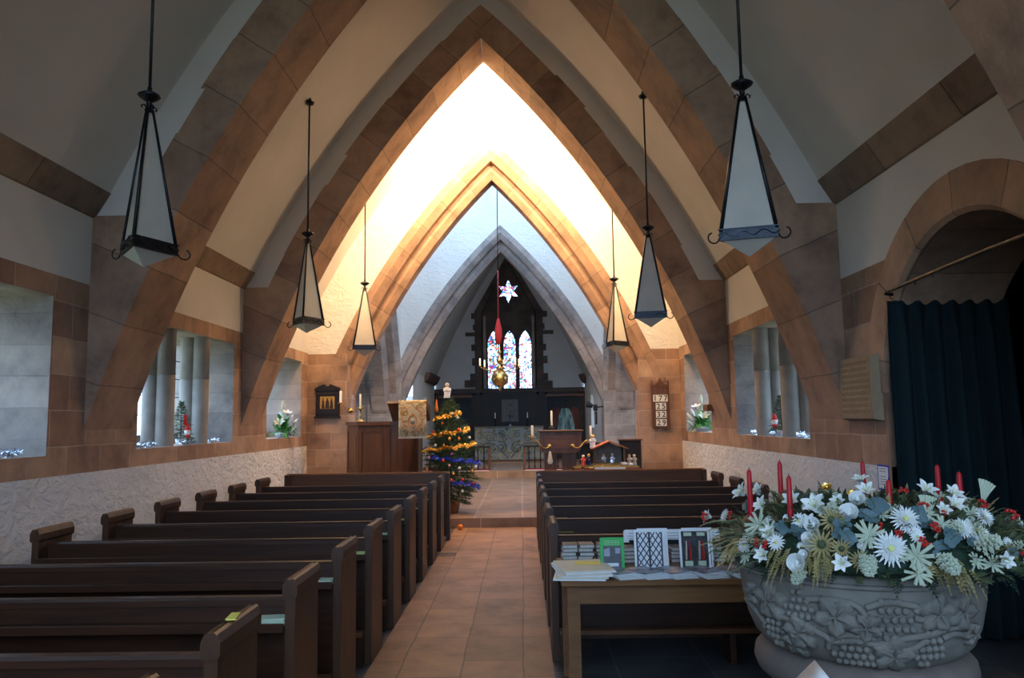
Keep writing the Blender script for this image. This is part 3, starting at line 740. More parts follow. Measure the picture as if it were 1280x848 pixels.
for i in range(6):
    y = Y0+i*DY
    lb = 'dark oak pew right of the aisle, %s' % ('directly behind the book table' if i == 0 else ('last one, directly behind the panelled front' if i == 5 else ORDN[i]+' from the book table'))
    pew(.186, 2.56, y, lb, 'pews right of the aisle')
for xa, xb, sd in ((-3.34, -1.03, 'left'), (.186, 2.56, 'right')):
    y = Y0+6*DY+.06
    t = thing('frontal_pew', 'panelled oak pew front facing the chancel step, %s of the aisle' % sd, 'pew', ((xa+xb)/2, y, 0), 'panelled pew fronts')
    th = .05
    mb = MB(); mb.cham(xa+th, xb-th, y, y+.028, .05, .90, .004); mb.build('front_panel', M['oakx'], t)
    mb = MB(); mb.prism([(-.02, .895), (-.02, .925), (-.01, .94), (.04, .94), (.05, .925), (.05, .895)], lambda u, v, d: (d, y+u, v), xa+.01, xb-.01); mb.build('top_rail', M['oakx'], t)
    for x in (xa, xb-th):
        mb = MB(); mb.cham(x, x+th, y-.10, y+.06, 0, .93, .006); mb.build('end_post', M['pewy'], t)
    mb = MB(); mb.cham(xa+th, xb-th, y-.13, y, .70, .72, .004); mb.build('book_ledge', M['oakx'], t)
    for k in range(1, 5):
        x = xa+(xb-xa)*k/5
        mb = MB(); mb.cham(x-.035, x+.035, y-.012, y, .10, .70, .003); mb.build('stile', M['oakx'], t)
# leaflets lying on the pew ledges
def sheet(name, label, cat, x, y, z, w_, d_, rot, mat, group=None, n=3, thick=.004):
    mb = MB(); rm = rz(rot)
    for k in range(n):
        q = rz(R.uniform(-.08, .08)) @ rm; mb.box(-w_/2, w_/2, -d_/2, d_/2, k*thick, (k+1)*thick-.0006, q, (x, y, z))
    o = mb.build(name, mat); recentre(o, (x, y, z)); return tag(o, label, cat, group)
def lip(k): return Y0+(k-4)*DY+.05
for k, cm, nm, x in ((2, 'mint', 'large pale green', -1.24), (3, 'mint', 'folded pale green', -1.19), (4, 'lime', 'folded yellow-green', -1.20), (5, 'mint', 'thin pale green', -1.21), (6, 'lime', 'small yellow-green', -1.19), (7, 'mint', 'small pale green', -1.19), (8, 'lime', 'tiny yellow-green', -1.18)):
    sheet('leaflet', '%s leaflet on the ledge of the %s pew left of the aisle' % (nm, ORDN[k]), 'leaflet', -1.112-(.085 if k < 4 else .07), lip(k)+.0, .7205, .17 if k < 4 else .14, .085, .02, M[cm], 'service leaflets on the pew ledges', 7 if k == 2 else 5, .005)
for k, x in ((1, .33), (2, .33), (3, .31)):
    sheet('leaflet', 'yellow leaflet on the ledge of the %s pew right of the aisle' % ORDN[k], 'leaflet', x, Y0+k*DY+.05, .7205, .16, .085, .02, M['yellow'], 'yellow leaflets on the right pews')
sheet('leaflet', 'small yellow leaflet lying across the end cap of the second left pew', 'leaflet', -1.079, 2.93, .941, .034, .10, .15, M['yellow'], None, 2, .003)
# ---- brass floor grating and a stray bauble on the aisle
t = thing('floor_grate', 'small dark brass floor grate on the aisle by the left pews', 'grate', (-.95, 9.75, .006))
mb = MB()
for i in range(7): mb.box(-1.045+i*.03, -1.03+i*.03, 9.6, 9.9, .006, .011)
mb.build('slats', M['iron'], t)
mb = MB(); mb.box(-1.05, -.83, 9.58, 9.6, .006, .012); mb.box(-1.05, -.83, 9.9, 9.92, .006, .012); mb.build('rim', M['brass'], t)
mb = MB(); mb.sphere((-.96, 11.9, .05), .044, 14); tag(recentre(mb.build('bauble', M['orangeb']), (-.96, 11.9, .006)), 'orange bauble lying alone on the aisle floor below the step', 'bauble')

# ---- book table by the right pews
t = thing('book_table', 'golden oak table of books and leaflets behind the right pews', 'table', (.95, 4.88, 0))
TX0, TX1, TY0, TY1, TZP = .21, 1.72, 4.50, 5.26, .735
mb = MB(); mb.cham(TX0, TX1, TY0, TY1, TZP-.035, TZP, .008); mb.build('table_top', M['table'], t)
for y in (TY0+.05, TY1-.075):
    mb = MB(); mb.cham(TX0+.06, TX1-.06, y, y+.025, TZP-.14, TZP-.035, .003); mb.build('apron', M['table'], t)
for x in (TX0+.05, TX1-.09): 
    mb = MB(); mb.cham(x, x+.025, TY0+.06, TY1-.06, TZP-.14, TZP-.035, .003); mb.build('apron', M['table'], t)
for x in (TX0+.035, TX1-.105):
    for y in (TY0+.035, TY1-.105):
        mb = MB(); mb.cham(x, x+.07, y, y+.07, 0, TZP-.035, .006); mb.build('leg', M['table'], t)
# small books in piles along the back of the table
def book(x, y, z, w_, d_, h, rot, label, group, cover='bookgrey'):
    bt = thing('book', label, 'book', (x, y, z), group); q = rz(rot)
    mb = MB(); mb.box(-w_/2, w_/2, -d_/2, d_/2, 0, h*.12, q, (x, y, z)); mb.box(-w_/2, w_/2, -d_/2, d_/2, h*.88, h, q, (x, y, z)); mb.box(-w_/2, w_/2, d_/2-.003, d_/2, 0, h, q, (x, y, z)); mb.build('cover', M[cover], bt)
    mb = MB(); mb.box(-w_/2+.004, w_/2-.004, -d_/2+.003, d_/2-.003, h*.12, h*.88, q, (x, y, z)); mb.build('page_block', M['pages'], bt)
    return bt
cols_ = [.29, .40, .51, .66, .78, .99, 1.12, 1.24, 1.36]
for i, x in enumerate(cols_):
    nb = 5 if i < 3 else 4
    for k in range(nb):
        lev = ['bottom', 'second', 'third', 'fourth', 'topmost'][k] if k < nb-1 else 'topmost'
        book(x+R.uniform(-.008, .008), 5.10+R.uniform(-.008, .008), TZP+.001+k*.0235, .095, .135, .0225, R.uniform(-.07, .07), '%s small grey book in the %s pile from the left, back of the book table' % (lev, ORDN[i]), 'piled books on the book table')
# papers at the left end
for k in range(6):
    sheet('newspaper', '%s white paper of the loose stack at the table left corner' % ['lowest', 'second lowest', 'third lowest', 'third uppermost', 'second uppermost', 'uppermost'][k], 'paper', .33+.004*k, 4.68+.006*k, TZP+.001+k*.0085, .30, .36, .04*(k-2)+.05, M['white'] if k % 2 == 0 else M['cream'], 'loose stack of white papers', 2, .004)
sheet('leaflet', 'yellow sheet lying on top of the white paper stack', 'leaflet', .38, 4.76, TZP+.053, .15, .11, -.08, M['yellow'], None, 1, .002)
# fanned booklets along the front
for i, x in enumerate((.585, .745, .90, 1.08, 1.27)):
    for k in range(5):
        mb = MB(); q = rz(.32+.05*k)
        mb.box(-.075, .075, -.095, .095, 0, .004, q, (x-.012*k, 4.615+.004*k, TZP+.001+k*.0075))
        o = mb.build('booklet', M['glossy'] if k == 4 else M['white']); recentre(o, (x-.012*k, 4.615, TZP+.001))
        tag(o, '%s booklet of the %s fanned pile from the left, table front edge' % (['bottom', 'second', 'middle', 'fourth', 'top'][k], ORDN[i]), 'booklet', 'fanned booklets on the book table')
# framed green picture, two window-pattern cards
def stand_card(name, label, cat, x, y, w_, h, lean, frame, parts, fw_=.02, z=TZP+.002, grp=None):
    ct = thing(name, label, cat, (x, y, z), grp); q = Matrix.Rotation(-lean, 3, 'X')
    def P(a, b, d): v = q @ Vector((a, d, b)); return (x+v.x, y+v.y, z+v.z)
    mb = MB()
    for a0, a1, b0, b1 in ((-w_/2, w_/2, 0, fw_), (-w_/2, w_/2, h-fw_, h), (-w_/2, -w_/2+fw_, fw_, h-fw_), (w_/2-fw_, w_/2, fw_, h-fw_)):
        mb.prism([(a0, b0), (a1, b0), (a1, b1), (a0, b1)], P, -.004, .012)
    mb.build('frame', M[frame], ct)
    mb = MB(); mb.prism([(-w_/2+fw_, fw_), (w_/2-fw_, fw_), (w_/2-fw_, h-fw_), (-w_/2+fw_, h-fw_)], P, .0, .010); mb.build('picture', M[parts['pic']], ct)
    mb = MB(); mb.prism([(-.02, .02), (.02, .02), (.012, h*.7), (-.012, h*.7)], lambda a, b, d: (x+a, y+.012+math.sin(lean)*b*.9+d+(h*.7-b)*.35, z+b*.97), 0, .006); mb.build('easel_back', M['black'], ct)
    return ct, P
ct, P = stand_card('picture_stand', 'bright green framed picture standing on the book table', 'picture', .535, 4.78, .145, .195, .16, 'green_card', {'pic': 'photo'}, .018)
mb = MB(); mb.prism([(-.055, .145), (.055, .145), (.055, .18), (-.055, .18)], P, -.003, 0); mb.build('title_band', M['green_card'], ct)
mb = MB()
for r_ in range(3):
    x_ = -.045
    while x_ < .042:
        l = R.uniform(.006, .014); mb.prism([(x_, .172-r_*.010), (min(.046, x_+l), .172-r_*.010), (min(.046, x_+l), .1755-r_*.010), (x_, .1755-r_*.010)], P, -.0045, -.003); x_ += l+.005
mb.build('title_lines', M['mint'], ct)
mb = MB(); mb.prism([(-.05, .085), (-.015, .085), (-.015, .135), (-.05, .125)], P, -.003, 0); mb.prism([(.018, .1), (.045, .1), (.05, .13), (.018, .135)], P, -.003, 0); mb.build('sky_patch', M['greyink'], ct)
mb = MB(); mb.prism([(-.035, .018), (.035, .018), (.035, .045), (-.035, .045)], P, -.006, -.003); mb.build('caption_card', M['white'], ct)
for nm, x, lab, kind in (('lattice', .765, 'white card with black diamond lattice design', 0), ('figures', 1.04, 'white card with dark two-light window picture', 1)):
    for dx_, dy_, extra in ((.03, .062, ' stacked behind the front one'), (0, 0, '')):
        ct, P = stand_card('window_card', lab+(', '+extra.strip() if extra else ', at the front')+', on the book table', 'card', x+dx_, 4.80+dy_, .185, .235, .14, 'white', {'pic': 'photo' if kind else 'white'}, .012)
        if extra: continue
        g = MB()
        if kind == 0:
            for c_ in (-.038, .038):
                for k in range(-3, 8):
                    for sg in (1, -1):
                        a0, b0 = -.036, .018+k*.052; a1, b1 = .036, b0+.104
                        lo, hi = max(0, (.016-b0)/(b1-b0)), min(1, (.219-b0)/(b1-b0))
                        if hi > lo: g.tube([P(c_+sg*(a0+(a1-a0)*lo), b0+(b1-b0)*lo, -.004), P(c_+sg*(a0+(a1-a0)*hi), b0+(b1-b0)*hi, -.004)], .0042, 4)
                for e in (-.037, .037): g.prism([(c_+e-.004, .014), (c_+e+.004, .014), (c_+e+.004, .221), (c_+e-.004, .221)], P, -.004, 0)
            g.build('lattice', M['ink'], ct)
        else:
            for c_ in (-.04, .04):
                g.prism([(c_-.024, .018), (c_+.024, .018), (c_+.024, .048), (c_-.024, .048)], P, -.002, 0); g.prism([(c_-.024, .195), (c_+.024, .195), (c_+.024, .216), (c_-.024, .216)], P, -.002, 0)
            g.build('pale_border', M['mint'], ct)
            for mt_, cs_ in (('robe', (-.05, .03)), ('redb', (-.032, .048)), ('navy', (-.041, .039))):
                g = MB()
                for c_ in cs_: g.prism([(c_-.009, .055), (c_+.009, .055), (c_+.008, .115), (c_+.004, .15), (c_+.005, .165), (c_-.005, .165), (c_-.004, .15), (c_-.008, .115)], P, -.002-.0004*len(mt_), 0)
                g.build('coloured_figure', M[mt_], ct)
for i, x in enumerate((.745, .985, 1.21)):
    st = thing('sign_card', 'white printed card propped behind the books, %s from the left' % ORDN[i], 'sign', (x, 5.2, TZP+.002), 'white cards behind the books')
    mb = MB(); mb.prism([(-.085, .10), (.085, .10), (.085, .17), (.075, .18), (-.075, .18), (-.085, .17)], lambda a, b, d, x=x: (x+a, 5.205+b*.12+d, TZP+b), 0, .004); mb.build('card', M['white'], st)
    mb = MB(); mb.box(x-.05, x+.05, 5.205, 5.235, TZP+.001, TZP+.115); mb.build('card_holder', M['black'], st)
    g = MB()
    for r_ in range(3): g.prism([(-.05-.01*(r_ % 2), .155-r_*.017), (.05, .155-r_*.017), (.05, .159-r_*.017), (-.05-.01*(r_ % 2), .159-r_*.017)], lambda a, b, d, x=x: (x+a, 5.205+b*.12+d, TZP+b), -.0015, 0)
    g.build('print_lines', M['greyink'], st)

# ---- leaflet table at the bottom edge of the view
t = thing('side_table', 'low oak side table under the white leaflets, bottom edge', 'table', (.75, 1.95, 0))
mb = MB(); mb.cham(.32, 1.1, 1.72, 2.18, .80, .83, .006); mb.build('table_top', M['table'], t)
for x in (.35, 1.02):
    for y in (1.75, 2.1):
        mb = MB(); mb.cham(x, x+.05, y, y+.05, 0, .80, .004); mb.build('leg', M['table'], t)
t = thing('leaflet_pile', 'fan of folded blue-white leaflets in front of the stone font', 'leaflets', (.74, 2.0, .83))
mb = MB(); mb.cham(.56, .74, 1.93, 2.06, .83, .846, .003); mb.build('leaflet_box', M['white'], t)
for k in range(7):
    mb = MB(); rows = []
    for i in range(13):
        f = i/12; xx = .535+f*(.215-.003*k); zz = .848+.011*k*(.4+.6*f)+.075*f*f*(1.15-.3*f)+.006*k*f
        rows.append([(xx, 1.90+.002*k, zz), (xx+.02, 2.08+.002*k, zz+.003)])
    mb.grid(rows); q = mb.build('leaflet', M['white'], t)
    sd = q.modifiers.new('thickness', 'SOLIDIFY'); sd.thickness = .002
t = thing('leaflet_holder', 'clear plastic leaflet holder, only its top edge in view', 'holder', (.46, 2.0, .83))
mb = MB(); mb.box(.40, .525, 1.995, 2.0, .83, 1.0); mb.build('front_sheet', M['pane'], t)
mb = MB(); mb.box(.40, .525, 1.95, 2.05, .83, .84); mb.build('base', M['pane'], t)
mb = MB(); mb.box(.40, .525, 1.993, 2.002, .997, 1.002); mb.build('top_edge', M['silver'], t)

# ---- carved stone font
FX, FY, FZ = 1.335, 3.2, 1.06
t = thing('font', 'round stone font carved with vines and grapes, right foreground', 'font', (FX, FY, 0))
prof = [(.30, .735), (.365, .765), (.40, .80), (.425, .86), (.443, .94), (.452, 1.02), (.456, 1.07), (.448, 1.085), (.40, 1.085), (.38, 1.04), (.36, .9), (.01, .86)]
def frad(z):
    for (r_, a), (r2_, b) in zip(prof[:7], prof[1:8]):
        if a <= z <= b: return r_+(r2_-r_)*(z-a)/(b-a)
    return .45
def FP(ang, z, off=0):
    r_ = frad(z)+off; return (FX+r_*math.sin(ang), FY-r_*math.cos(ang), z)
mb = MB(); mb.lathe(prof, (FX, FY, 0), 72)
# view direction azimuth on the bowl (0 = facing the nave west end)
A0 = -.40
def grapes(ac, zc, w_, h, rb=.0125):
    rows_ = int(h/(rb*1.7))
    for i in range(rows_):
        f = i/(rows_-1); ww = w_*(.72+.5*math.sin(PI*min(1, f*1.15+.12)))*(1-.55*max(0, .3-f)/.3)*(1 if f < .8 else .8)
        n_ = max(1, int(ww*2/(rb*2)))
        for j in range(n_):
            a = (j-(n_-1)/2)*rb*2.05+(rb if i % 2 else 0)*.9-(rb*.45)
            c_ = FP(ac+a/.44, zc-h/2+h*f, .007); mb.sphere(c_, rb*1.05, 8)
def vleaf(ac, zc, sz, rot):
    n_ = 40; ring = []
    for i in range(n_):
        th = 2*PI*i/n_; r_ = sz*(.62+.30*abs(math.cos(2.5*th))+.09*math.cos(15*th))
        ring.append((r_*math.cos(th+rot), r_*math.sin(th+rot)))
    rows = []
    for f, off in ((0, .020), (.35, .016), (.7, .026), (.93, .024), (1.0, -.006)):
        rows.append([FP(ac+a*f/.44, zc+b*f, off+(.006*math.cos(5*(2*PI*i/n_)) if 0 < f < 1 else 0)) for i, (a, b) in enumerate(ring)])
    mb.grid(rows, True)
    for k in range(5):
        th = 2*PI*k/5+rot; mb.tube([FP(ac, zc, .027), FP(ac+.45*sz*math.cos(th)/.44, zc+.45*sz*math.sin(th), .026), FP(ac+.85*sz*math.cos(th)/.44, zc+.85*sz*math.sin(th), .022)], .004, 5)
def vine(pts, rad=.011):
    fine = []
    for i in range(len(pts)-1):
        p0 = pts[max(0, i-1)]; p1 = pts[i]; p2 = pts[i+1]; p3 = pts[min(len(pts)-1, i+2)]
        for k in range(6):
            s2 = k/6
            fine.append(tuple(.5*((2*p1[j])+(-p0[j]+p2[j])*s2+(2*p0[j]-5*p1[j]+4*p2[j]-p3[j])*s2*s2+(-p0[j]+3*p1[j]-3*p2[j]+p3[j])*s2**3) for j in (0, 1)))
    fine.append(pts[-1])
    mb.tube([FP(a, z, .006) for a, z in fine], rad*1.15, 7)
def U(u, v):
    """spot on the bowl seen in the reference at (u, v): angle from the face towards us, height"""
    s2 = max(-1, min(1, (u-1078)/150)); return A0+math.asin(s2), 1.075-(v-705)/118*.27
a, z = U(1113, 762); grapes(a, z, .070, .125)
a, z = U(1013, 757); grapes(a, z, .060, .115, .012)
a, z = U(1070, 817); grapes(a, z-.012, .072, .11)
a, z = U(1156, 807); grapes(a, z, .064, .115)
a, z = U(975, 803); grapes(a, z, .062, .11)
for u, v, sz, ro in ((978, 756, .066, .3), (1054, 762, .066, .9), (1086, 775, .046, 2.1), (1160, 752, .06, .2), (1186, 752, .06, 1.2), (1010, 797, .058, .5), (1115, 818, .066, 1.4), (956, 752, .036, .4), (1200, 790, .036, .8), (1000, 820, .045, .2)):
    a, z = U(u, v); vleaf(a, z, sz*1.25, ro)
for pts in ([(962, 782), (1000, 779), (1035, 793), (1048, 802), (1075, 796), (1098, 800), (1125, 790), (1150, 785), (1180, 776), (1203, 785)],
            [(1040, 815), (1046, 800), (1065, 789), (1095, 792)], [(1022, 741), (1050, 737), (1075, 742), (1086, 758)], [(1086, 745), (1110, 735), (1140, 741)], [(1100, 800), (1110, 808), (1135, 806), (1150, 792)],
            [(1168, 792), (1180, 786), (1195, 792)], [(995, 785), (1003, 792), (995, 800), (1005, 806)], [(1137, 750), (1143, 742), (1150, 748), (1146, 760), (1136, 758)], [(940, 770), (955, 785), (965, 800)]):
    vine([U(u, v) for u, v in pts], .0105)
vine([(A0-1.5+i*.25, 1.052) for i in range(13)], .008)
mb.build('bowl', M['fontstone'], t)
for k in range(1):
    mb = MB(); mb.lathe([(.30, .60), (.36, .62), (.395, .65), (.408, .685), (.402, .72), (.375, .75), (.30, .765)], (FX, FY, 0), 60); mb.build('collar', M['fontbase'], t)
    mb = MB(); mb.lathe([(.34, 0), (.34, .06), (.30, .08), (.27, .12), (.27, .55), (.30, .62)], (FX, FY, 0), 48); mb.build('pedestal', M['fontbase'], t)
    mb = MB(); mb.cham(FX-.48, FX+.48, FY-.48, FY+.48, 0, .05, .01); mb.build('plinth', M['fontbase'], t)

# ---- flowers: each kind is modelled once facing +Z, then copied onto the arrangement
def petal_mesh(mb, L, W, curl, base=0.0, tilt=0.0, rot=0.0, cup=.15, n=5, org=(0, 0, 0)):
    rows = []; q = rz(rot)
    for i in range(n+1):
        f = i/n; wd = W*math.sin(PI*min(.97, .12+f*.86))**.8; ang = tilt+curl*f
        r_ = base+L*f*math.cos(tilt+curl*f*.5); z = L*f*math.sin(tilt+curl*f*.5)
        rows.append([q @ Vector((r_-cup*wd*abs(k)*.0, k*wd, z+cup*wd*abs(k))) + Vector(org) for k in (-1, -.4, .4, 1)])
    mb.grid(rows)
def proto(mb, mat): 
    o = mb.build('proto', mat); bpy.data.objects.remove(o); return bpy.data.meshes[-1] if False else o_mesh.pop()
o_mesh = []
def mesh_of(mb, mat):
    o = mb.build('bloom', mat); me = o.data; bpy.data.objects.remove(o); return me
def f_chrys(rr):
    a, b = MB(), MB()
    for ring, (n_, L, t0) in enumerate(((22, 1.0, .12), (20, .85, .38), (16, .65, .68), (10, .42, 1.0))):
        for k in range(n_): petal_mesh(a, L*rr.uniform(.88, 1.05), .085, -.25 if ring == 0 else .25, .05, t0, 2*PI*k/n_+ring*.3+rr.uniform(-.06, .06), .4, 4)
    b.sphere((0, 0, .12), .2, 12, .7); return [(a, 'petal', 'petals'), (b, 'centre', 'flower_centre')]
def f_daisy(rr):
    a, b = MB(), MB()
    for ring, (n_, L, t0) in enumerate(((15, 1.0, .08), (12, .8, .35))):
        for k in range(n_): petal_mesh(a, L, .12, -.15, .06, t0, 2*PI*k/n_+ring*.2, .3, 4)
    b.sphere((0, 0, .1), .2, 10, .6); return [(a, 'petal', 'petals'), (b, 'centre', 'flower_centre')]
def f_lily(rr):
    a, b = MB(), MB()
    for k in range(6): petal_mesh(a, 1.15 if k % 2 else 1.05, .30 if k % 2 else .24, -.85, .03, 1.15, k*PI/3+rr.uniform(-.1, .1), .5, 7)
    for k in range(6):
        t_ = k*PI/3+.5; b.tube([(0, 0, .1), (.12*math.cos(t_), .12*math.sin(t_), .5), (.26*math.cos(t_), .26*math.sin(t_), .72)], .018, 4); b.sphere((.27*math.cos(t_), .27*math.sin(t_), .74), .05, 6)
    return [(a, 'petal', 'petals'), (b, 'centre', 'stamens')]
def f_rose(rr):
    a = MB()
    for ring, (n_, L, W_, t0, base) in enumerate(((5, .95, .62, .75, .10), (5, .85, .52, 1.0, .08), (4, .78, .42, 1.2, .06), (3, .7, .3, 1.38, .04))):
        for k in range(n_): petal_mesh(a, L, W_, .55-.2*ring, base, t0-.25, 2*PI*k/n_+ring*.6, .35, 6)
    a.sphere((0, 0, .38), .22, 10, 1.3); return [(a, 'petal', 'petals')]
def f_hya(rr):
    a, b = MB(), MB(); b.tube([(0, 0, -.6), (0, 0, 1.2)], .06, 6)
    for k in range(34):
        z = -.3+1.5*k/33; r_ = .42*math.sqrt(max(.05, 1-(k/36)**2)); t_ = k*2.4; c_ = (r_*math.cos(t_), r_*math.sin(t_), z)
        for j in range(5): petal_mesh(a, .2, .07, -.3, .02, .35, t_+j*1.257, .3, 3, c_)
        a.sphere(c_, .10, 6)
    return [(a, 'petalg', 'florets'), (b, 'stem', 'stalk')]
def f_star(rr):
    a = MB()
    for k in range(11):
        t_ = 2*PI*k/11+rr.uniform(-.2, .2); L = rr.uniform(.8, 1.2); e = rr.uniform(.0, .7)
        pts = [(L*f*math.cos(t_)*math.cos(e), L*f*math.sin(t_)*math.cos(e), L*f*math.sin(e)-.25*f*f) for f in (0, .3, .6, .85, 1)]
        a.tube(pts, [.045, .06, .05, .035, .005], 5)
        for f in range(3, 14):
            p = Vector(pts[0]).lerp(Vector(pts[-1]), f/14)
            for s2 in (-1, 1): petal_mesh(a, .17, .035, .1, .0, .5, t_+s2*.9, .2, 2, p)
    return [(a, 'petalg', 'plumes')]
def f_thistle(rr):
    a, b = MB(), MB()
    for k in range(16): petal_mesh(a, rr.uniform(.8, 1.15), .09, .05, .12, rr.uniform(.05, .45), 2*PI*k/16, .5, 3)
    b.sphere((0, 0, .18), .25, 12, 1.25)
    for k in range(40):
        t_ = k*2.4; z = .05+.3*k/40; b.tube([(.2*math.cos(t_), .2*math.sin(t_), z), (.33*math.cos(t_), .33*math.sin(t_), z+.1)], [.03, .004], 3)
    return [(a, 'dried', 'bracts'), (b, 'greenery', 'cone')]
def f_euc(rr):
    a, b = MB(), MB(); b.tube([(-.1, 0, -.1), (.5, .1, .1), (1.1, 0, .15)], .03, 5)
    for k in range(5):
        for s2 in (-1, 1):
            petal_mesh(a, .52, .25, rr.uniform(-.3, .3), .0, rr.uniform(.0, .5), s2*1.2+rr.uniform(-.3, .3), .1, 5, (.25*k, .02, .05))
    return [(a, 'euc', 'leaves'), (b, 'stem', 'twig')]
def f_berry(rr):
    a, b = MB(), MB()
    for k in range(11):
        p = (rr.uniform(-.7, .7), rr.uniform(-.7, .7), rr.uniform(.1, .9)); a.sphere(p, rr.uniform(.2, .28), 8); b.tube([(0, 0, -.3), p], .03, 4)
    return [(a, 'berry', 'berries'), (b, 'stem', 'twig')]
def f_fan(rr):
    a = MB(); rows = []
    for i in range(13):
        t_ = -.38+.76*i/12; d = .035*(1 if i % 2 else -1)
        rows.append([(0+.05*math.sin(t_), d*.2, 0), (.55*math.sin(t_), d*.7, .6*math.cos(t_)), (1.05*math.sin(t_), d, 1.05*math.cos(t_))])
    a.grid(rows, smooth=False); return [(a, 'petalg', 'pleats')]
def f_gold(rr):
    a = MB()
    for k in range(5): petal_mesh(a, .8, .4, .9, .05, .2, k*1.257, .4, 5)
    a.sphere((0, 0, .3), .3, 10); return [(a, 'gold', 'cup')]
FT = thing('flower_arrangement', 'white and green Christmas flower arrangement heaped on the stone font', 'flowers', (FX+.05, FY, 1.085))
FS = 1.08
BL = {
'chrysanthemum': (f_chrys, [(1.344, 2.791, 1.274, .049), (1.24, 2.689, 1.193, .056), (1.506, 2.739, 1.248, .036), (1.64, 2.836, 1.273, .034)]),
'daisy': (f_daisy, [(.932, 2.901, 1.185, .03), (.849, 3.021, 1.159, .028), (.879, 3.403, 1.219, .03), (1.028, 2.93, 1.255, .03)]),
'lily_bloom': (f_lily, [(1.108, 2.973, 1.293, .05), (.974, 3.421, 1.301, .048), (1.039, 3.412, 1.301, .048), (1.069, 3.094, 1.301, .042), (.981, 3.183, 1.277, .04), (.824, 3.404, 1.213, .034), (1.536, 3.031, 1.335, .045), (1.559, 2.885, 1.302, .04), (1.62, 3.0, 1.325, .042), (1.33, 3.05, 1.335, .04), (1.42, 3.3, 1.35, .04)]),
'rose': (f_rose, [(1.057, 2.867, 1.243, .034), (1.023, 2.831, 1.207, .026), (1.183, 2.867, 1.281, .04), (.972, 2.806, 1.132, .038), (.994, 2.802, 1.159, .02), (1.25, 2.95, 1.32, .035)]),
'hyacinth': (f_hya, [(1.161, 2.686, 1.151, .05), (1.391, 2.638, 1.161, .05), (1.544, 2.68, 1.199, .05), (1.463, 2.719, 1.239, .042), (1.147, 2.899, 1.283, .04), (.97, 2.79, 1.10, .04)]),
'astilbe_plume': (f_star, [(1.306, 2.655, 1.172, .055), (1.195, 2.744, 1.225, .058), (.916, 3.04, 1.228, .058), (.933, 2.97, 1.219, .045), (1.444, 2.749, 1.257, .045), (1.30, 2.64, 1.12, .045)]),
'gilded_thistle': (f_thistle, [(1.122, 2.862, 1.264, .045), (1.052, 2.787, 1.193, .05), (1.101, 2.744, 1.186, .034), (1.15, 2.72, 1.15, .035)]),
'eucalyptus_sprig': (f_euc, [(.991, 2.911, 1.23, .042), (1.103, 2.805, 1.231, .042), (1.145, 2.776, 1.229, .042), (1.287, 2.846, 1.291, .045), (1.393, 2.771, 1.268, .042), (1.423, 2.675, 1.206, .042), (1.144, 2.744, 1.207, .04), (1.255, 2.811, 1.273, .045), (1.316, 2.864, 1.3, .04), (.971, 2.908, 1.218, .036), (1.467, 2.695, 1.221, .04), (1.12, 2.84, 1.25, .042), (.94, 3.3, 1.28, .04)]),
'berry_cluster': (f_berry, [(.906, 3.401, 1.219, .022), (.80, 3.405, 1.213, .022), (.884, 2.966, 1.176, .02), (1.339, 2.688, 1.213, .02), (1.415, 2.735, 1.249, .022), (1.451, 2.878, 1.308, .02), (1.283, 2.722, 1.23, .02), (1.721, 2.985, 1.298, .022), (1.80, 2.95, 1.265, .026), (1.468, 3.045, 1.34, .02), (.902, 2.929, 1.173, .018), (1.354, 2.677, 1.204, .016)]),
'pleated_palm_fan': (f_fan, [(1.455, 2.86, 1.255, .085), (1.79, 3.1, 1.285, .09)]),
'gilded_cone': (f_gold, [(1.226, 3.162, 1.345, .03), (1.267, 3.023, 1.335, .026)]),
}
DOME = Vector((FX+.07, FY, 1.02))
rx = random.Random(11)
for kind, n_, s0, s1 in (('daisy', 14, .016, .025), ('lily_bloom', 12, .028, .038), ('rose', 8, .016, .026), ('hyacinth', 12, .02, .032), ('astilbe_plume', 20, .025, .04), ('eucalyptus_sprig', 18, .026, .036), ('gilded_thistle', 6, .022, .032), ('berry_cluster', 8, .012, .018)):
    for _ in range(n_):
        a = rx.uniform(-2.9, -.25); e = rx.uniform(.12, 1.15)
        BL[kind][1].append((FX+.07+.585*math.cos(a)*math.cos(e), FY+.55*math.sin(a)*math.cos(e), 1.09+.245*math.sin(e), rx.uniform(s0, s1)))
for kind, (fn, spots) in BL.items():
    meshes = [(mesh_of(mb_, M[mt_]), nm_) for mb_, mt_, nm_ in fn(R)]
    for (x, y, z, sz) in spots:
        nrm = (Vector((x, y, z))-DOME); nrm.z *= 1.6; nrm = nrm.normalized()
        if kind == 'pleated_palm_fan': qm = Matrix.Rotation(R.uniform(-.1, .1)+(.5 if x > 1.7 else .1), 4, 'Y') @ Matrix.Rotation(-.25, 4, 'X')
        elif kind == 'hyacinth': qm = (nrm+Vector((0, -.25, -.7))).normalized().to_track_quat('Z', 'Y').to_matrix().to_4x4() if z < 1.17 else nrm.to_track_quat('Z', 'Y').to_matrix().to_4x4()
        else:
            nn = (nrm+Vector((R.uniform(-.22, .22)-.12, -.45, R.uniform(-.1, .2)))).normalized(); qm = nn.to_track_quat('Z', 'Y').to_matrix().to_4x4() @ Matrix.Rotation(R.uniform(0, 6.28), 4, 'Z')
        par = FT
        for j, (me, nm_) in enumerate(meshes):
            o = bpy.data.objects.new(kind if j == 0 else nm_, me); col.objects.link(o); o.parent = par
            if j == 0: o.matrix_local = Matrix.Translation(Vector((x, y, z))+nrm*.012-FT.location) @ qm @ Matrix.Scale(sz*FS, 4); par = o
